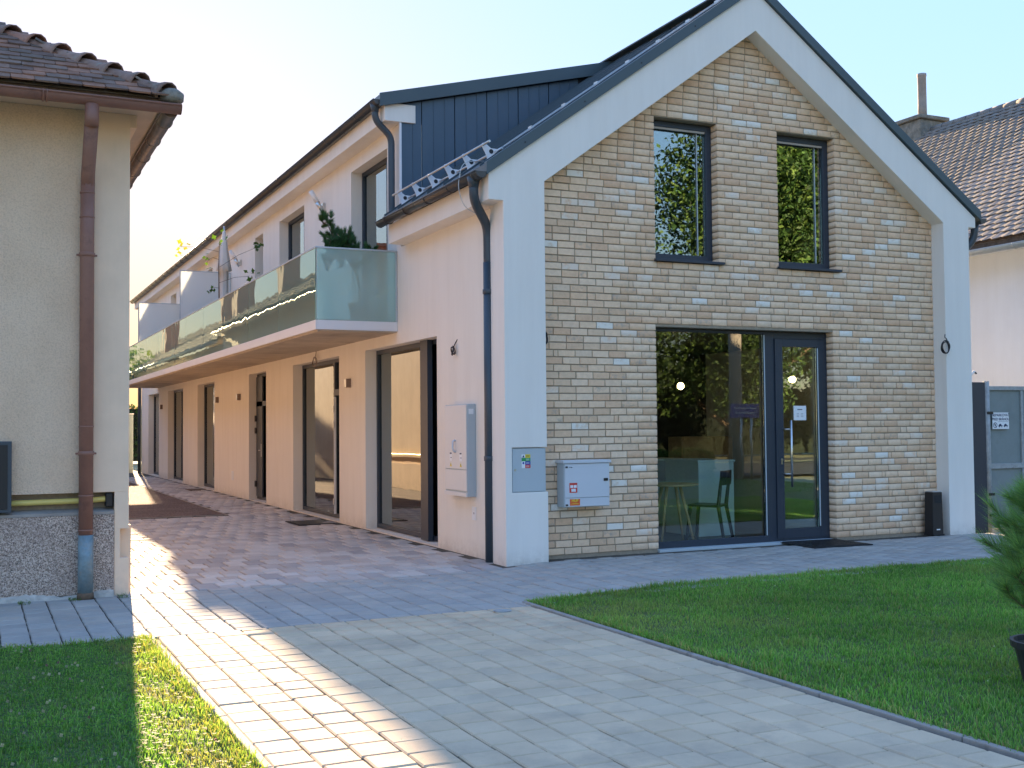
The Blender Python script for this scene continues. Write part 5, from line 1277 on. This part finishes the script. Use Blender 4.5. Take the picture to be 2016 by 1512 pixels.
def sapling():
    b = MB(); g = np.random.default_rng(3)
    b.tube([(-.85, 11.2, 3.2), (-.87, 11.2, 4.0), (-.88, 11.18, 4.6), (-.86, 11.22, 5.08)], [.016, .013, .010, .005], 7)
    V = []; Fc = []; Cc = []; o = 0
    tw = [((-.88, 11.18, 4.9), (-1.55, 11.6, 5.02), 9, 1), ((-.88, 11.18, 4.75), (-1.08, 11.3, 4.75), 7, 0), ((-.87, 11.2, 4.6), (-.25, 10.6, 4.95), 9, 2), ((-.87, 11.2, 5.0), (-.85, 11.25, 5.12), 6, 0), ((-.87, 11.2, 4.3), (-.35, 10.9, 4.42), 8, 0), ((-.87, 11.2, 4.2), (-1.05, 11.2, 4.15), 4, 0)]
    for a, c, n, kind in tw:
        a, c = np.array(a), np.array(c); b.tube([tuple(a), tuple((a+c)/2+np.array([0, 0, .04])), tuple(c)], .004, 5)
        for _ in range(n):
            p = c+g.normal(size=3)*.07; r = g.uniform(.035, .065); n_ = g.normal(size=3); n_[2] += .8; n_ /= np.linalg.norm(n_); t = np.cross(n_, g.normal(size=3)); t /= np.linalg.norm(t); q = np.cross(n_, t)
            lob = [p-t*r, p-t*r*.3+q*r*.5, p+t*r*.1+q*r, p+t*r*.4+q*r*.35, p+t*r*1.1, p+t*r*.4-q*r*.35, p+t*r*.1-q*r, p-t*r*.3-q*r*.5]
            V += lob; Fc += [(o, o+1, o+3, o+7), (o+1, o+2, o+3, o+3), (o+3, o+4, o+5, o+7), (o+5, o+6, o+7, o+7)][:1]+[(o+3, o+4, o+5, o+7)]+[(o, o+1, o+2, o+3)]+[(o, o+5, o+6, o+7)]
            col = np.array([(.07, .16, .03), (.38, .40, .05), (.06, .13, .04)][kind])*g.uniform(.7, 1.3); Cc += [col]*8; o += 8
    b.build('stem', M['bark'], sap, smooth=True); np_mesh('leaves', np.array(V), np.array(Fc), M['leaf'], np.array(Cc), parent=sap)
sapling()
pr = thing('parasol', 'closed off white parasol standing upright on the balcony behind the glass', 'parasol', (-.6, 12.1, 2.95))
b = MB(); n = 16; prof = [(.012, 5.50), (.035, 5.42), (.07, 5.1), (.105, 4.82), (.13, 4.66), (.075, 4.64), (.07, 4.4), (.075, 4.05), (.085, 3.7)]; V = []
for i, (r, z) in enumerate(prof):
    for k in range(n): rr = r*(1+.22*((k % 2)*2-1)*min(1, i/3)); V.append((-.6+rr*math.cos(2*PI*k/n), 12.1+rr*math.sin(2*PI*k/n), z))
b.add(V, [(i*n+k, i*n+(k+1) % n, (i+1)*n+(k+1) % n, (i+1)*n+k) for i in range(len(prof)-1) for k in range(n)]+[tuple(range(n-1, -1, -1))]); b.build('cloth', M['cloth'], pr, smooth=True)
MB().tube([(-.6, 12.1, 2.95), (-.6, 12.1, 5.56)], .018, 8).build('pole', M['galv'], pr, smooth=True); MB().lathe([(.24, 0), (.22, .05), (.04, .07), (.03, .2), (0, .2)], (-.6, 12.1, 2.932), 20).build('foot', M['cabinet'], pr)

# ================================================================ TREES AND THINGS BEYOND
def tree(name, label, x, y, h, r, th, n, seed, cols, size=.12, group=None, clumps=26, squash=.8, z0=0, lm='leaf'):
    g = np.random.default_rng(seed); t = thing(name, label, 'tree' if name != 'hedge' else 'hedge', (x, y, z0), group)
    cz = z0+th+(h-th)/2; b = MB(); b.tube([(x, y, z0-.1), (x+.1, y, z0+th*.6), (x, y+.1, cz), (x, y, z0+h*.85)], [r*.055, r*.045, r*.03, .03], 10)
    cen = []
    for _ in range(clumps):
        d_ = g.normal(size=3); d_ /= np.linalg.norm(d_); q = g.random()**.45; cen.append(np.array([x, y, cz])+d_*q*np.array([r, r, (h-th)/2])*.82)
    for c in cen[:12]: s = np.array([x, y, z0+th*.8+(c[2]-z0-th*.8)*.25]); b.tube([tuple(s), tuple((s+c)/2+np.array([0, 0, -.1*r])), tuple(c)], [r*.035, r*.02, .015], 6)
    b.build('trunk', M['bark'], t, smooth=True)
    ci = g.integers(0, clumps, n); cen = np.array(cen); cr = r*(.26+.2*g.random(clumps)); cs_ = .7+.6*g.random(clumps)
    d_ = g.normal(size=(n, 3)); d_ /= np.linalg.norm(d_, axis=1)[:, None]; p = cen[ci]+d_*(cr[ci]*g.random(n)**.4)[:, None]*np.array([1, 1, squash])
    a = g.normal(size=(n, 3)); a /= np.linalg.norm(a, axis=1)[:, None]; q = np.cross(a, g.normal(size=(n, 3))); q /= np.linalg.norm(q, axis=1)[:, None]; s = (size*(.6+.8*g.random(n)))[:, None]
    V = np.stack([p-a*s, p-q*s*.45, p+a*s, p+q*s*.45], 1).reshape(-1, 3); col = np.array(cols)[g.integers(0, len(cols), n)]*(cs_[ci]*(.7+.6*g.random(n)))[:, None]
    np_mesh('crown', V, np.arange(n*4).reshape(n, 4), M[lm], np.repeat(col, 4, 0), parent=t); return t
TG = [(.05, .11, .025), (.07, .15, .03), (.035, .08, .02), (.10, .17, .04)]
TGD = [(.03, .07, .015), (.045, .10, .02), (.02, .05, .012), (.09, .15, .03)]
# behind the photographer: what the front windows mirror
tree('leafy_tree', 'tall dense green tree across the road behind the photographer', 28.3, -31, 18, 6.4, 3.0, 70000, 31, TGD, .13, clumps=90, lm='darkleaf')
tree('leafy_tree', 'broad tree with low branches across the road, farther right behind the photographer', 37.5, -33, 13.5, 5.5, 2.0, 26000, 32, TGD, .15, clumps=50, lm='darkleaf')
tree('leafy_tree', 'young bright green tree behind the low hedge across the road', 16.5, -27.5, 5.6, 1.9, 1.2, 12000, 33, [(.08, .16, .03), (.11, .20, .04)], .09)
def hedge(name, label, x0, x1, y0, y1, z1, n, seed, cols, size=.05, lm='leaf'):
    g = np.random.default_rng(seed); t = thing(name, label, 'hedge', ((x0+x1)/2, (y0+y1)/2, 0))
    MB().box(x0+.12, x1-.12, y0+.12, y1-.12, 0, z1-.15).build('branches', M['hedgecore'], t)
    p = np.stack([g.uniform(x0, x1, n), g.uniform(y0, y1, n), g.uniform(.05, z1, n)], 1); p[:, 2] += .06*np.sin(p[:, 0]*5)
    a = g.normal(size=(n, 3)); a /= np.linalg.norm(a, axis=1)[:, None]; q = np.cross(a, g.normal(size=(n, 3))); q /= np.linalg.norm(q, axis=1)[:, None]; s = (size*(.6+.8*g.random(n)))[:, None]
    V = np.stack([p-a*s, p-q*s*.5, p+a*s, p+q*s*.5], 1).reshape(-1, 3); col = np.array(cols)[g.integers(0, len(cols), n)]*(.6+.8*g.random(n))[:, None]
    np_mesh('foliage', V, np.arange(n*4).reshape(n, 4), M[lm], np.repeat(col, 4, 0), parent=t)
hedge('low_hedge', 'low clipped bright green hedge at the kerb behind the photographer', 11.2, 13.5, -15.3, -14.6, .78, 9000, 41, [(.16, .26, .04), (.10, .20, .03)])
for i_, (x_, y_, h_, r_, l_) in enumerate(((16.6, -29.5, 6.2, 2.5, 'dark bushy tree across the road, leftmost of the row behind the photographer'), (20.8, -31.5, 8.0, 3.0, 'dark taller tree second in the row across the road behind the photographer'), (25.0, -29.8, 6.6, 2.7, 'dark round tree in the middle of the row across the road behind the photographer'), (33.0, -30.5, 7.0, 3.0, 'dark wide tree at the right end of the row across the road'))):
    tree('leafy_tree', l_, x_, y_, h_, r_, .9, 16000, 60+i_, [(.012, .03, .008), (.03, .06, .012), (.06, .10, .02)], .12, 'trees across the road', clumps=44, lm='darkleaf')
hedge('tall_hedge', 'long dark hedge across the road behind the photographer', 12, 46, -35.4, -34.0, 3.2, 22000, 42, [(.008, .018, .006), (.014, .028, .008), (.005, .012, .005)], .15, 'darkleaf')
pl_ = thing('concrete_pole', 'round concrete street pole behind the photographer, mirrored in the shop window', 'street pole', (13.9, -14.2, 0))
MB().lathe([(.20, 0), (.14, 8.2), (0, 8.2)], (13.9, -14.2, 0), 16).build('pole_shaft', M['steelpole'], pl_, smooth=True); MB().tube([(13.9, -14.2, 7.9), (13.9, -13.4, 8.3), (13.9, -12.9, 8.3)], .03, 8).build('lamp_arm', M['galv'], pl_, smooth=True); MB().box(13.8, 14.0, -12.95, -12.45, 8.24, 8.34).build('lamp_head', M['galv'], pl_, bevel=.02)
sg_ = thing('street_sign', 'blue enamel direction sign on two steel posts behind the photographer, mirrored in the shop window', 'sign', (13.68, -13.45, 0))
sp_ = MB().box(13.16, 14.10, -13.42, -13.40, 1.66, 2.04).build('sign_plate', M['streetblue'], sg_, bevel=.004)
MB().box(13.26, 13.98, -13.399, -13.397, 1.90, 1.93).box(13.30, 13.90, -13.399, -13.397, 1.77, 1.80).build('worn_lines', M['boxgrey'], sp_)
for x in (13.53, 13.84): MB().tube([(x, -13.45, 0), (x, -13.45, 2.0)], .028, 8).build('post', M['galv'], sg_, smooth=True)
# far left strip between the houses
tree('garden_tree', 'green tree in the gap beyond the far end of the side wall', -1.6, 47, 7.0, 3.2, 1.0, 9000, 51, [(.05, .11, .02), (.10, .18, .03), (.18, .24, .04)], .14)
hedge('garden_hedge', 'dark hedge behind the parked van in the gap between the houses', -5, 3, 45.0, 46.0, 2.6, 8000, 52, [(.03, .07, .02), (.05, .10, .03)], .1)
fp = thing('fence_post', 'pale grey green fence post beside the far downpipe between the houses', 'post', (-.22, 29.9, 0))
MB().box(-.42, -.14, 30.4, 30.5, 0, 2.02).build('post_body', M['gate'], fp, bevel=.01); MB().box(-.44, -.12, 30.38, 30.52, 2.021, 2.05).build('post_cap', M['cabwhite'], fp, bevel=.004)
def van(x, y, label, m):
    t = thing('parked_van', label, 'van', (x, y, 0)); b = MB()
    b.prism([(-2.2, .35), (2.2, .35), (2.25, .9), (1.7, 1.05), (1.15, 1.75), (-2.1, 1.85), (-2.25, 1.2)], 'x', -.88, .88)
    for i, v_ in enumerate(b.v): b.v[i] = (v_[0]+x, v_[1]*-1+y, v_[2])
    b.build('van_body', M[m], t, bevel=.05)
    MB().hexa([(x-.75, y-1.74, 1.06), (x+.75, y-1.74, 1.06), (x+.75, y-1.70, 1.06), (x-.75, y-1.70, 1.06), (x-.70, y-1.21, 1.70), (x+.70, y-1.21, 1.70), (x+.70, y-1.17, 1.70), (x-.70, y-1.17, 1.70)]).build('windscreen', M['carglass'], t)
    for sx in (-1, 1):
        MB().box(x+sx*.885-.006, x+sx*.885+.006, y-1.0, y+1.6, 1.1, 1.65).build('side_window', M['carglass'], t)
        MB().box(x+sx*.66-.14, x+sx*.66+.14, y-2.27, y-2.2, .68, .84).build('headlight', M['paper'], t, bevel=.02)
        for yy in (-1.35, 1.35): MB().lathe([(.32, -.1), (.34, -.08), (.34, .08), (.32, .1)], (x+sx*.80, y+yy, .34), 18, ax='x').build('wheel', M['tyre'], t, smooth=False)
    MB().box(x-.8, x+.8, y-2.29, y-2.2, .36, .58).build('bumper', M['black'], t, bevel=.03); MB().box(x-.35, x+.35, y-2.262, y-2.25, .62, .8).build('grille', M['black'], t)
van(-2.3, 40.2, 'silver van parked beyond the yard in the gap between the houses', 'carpaint')
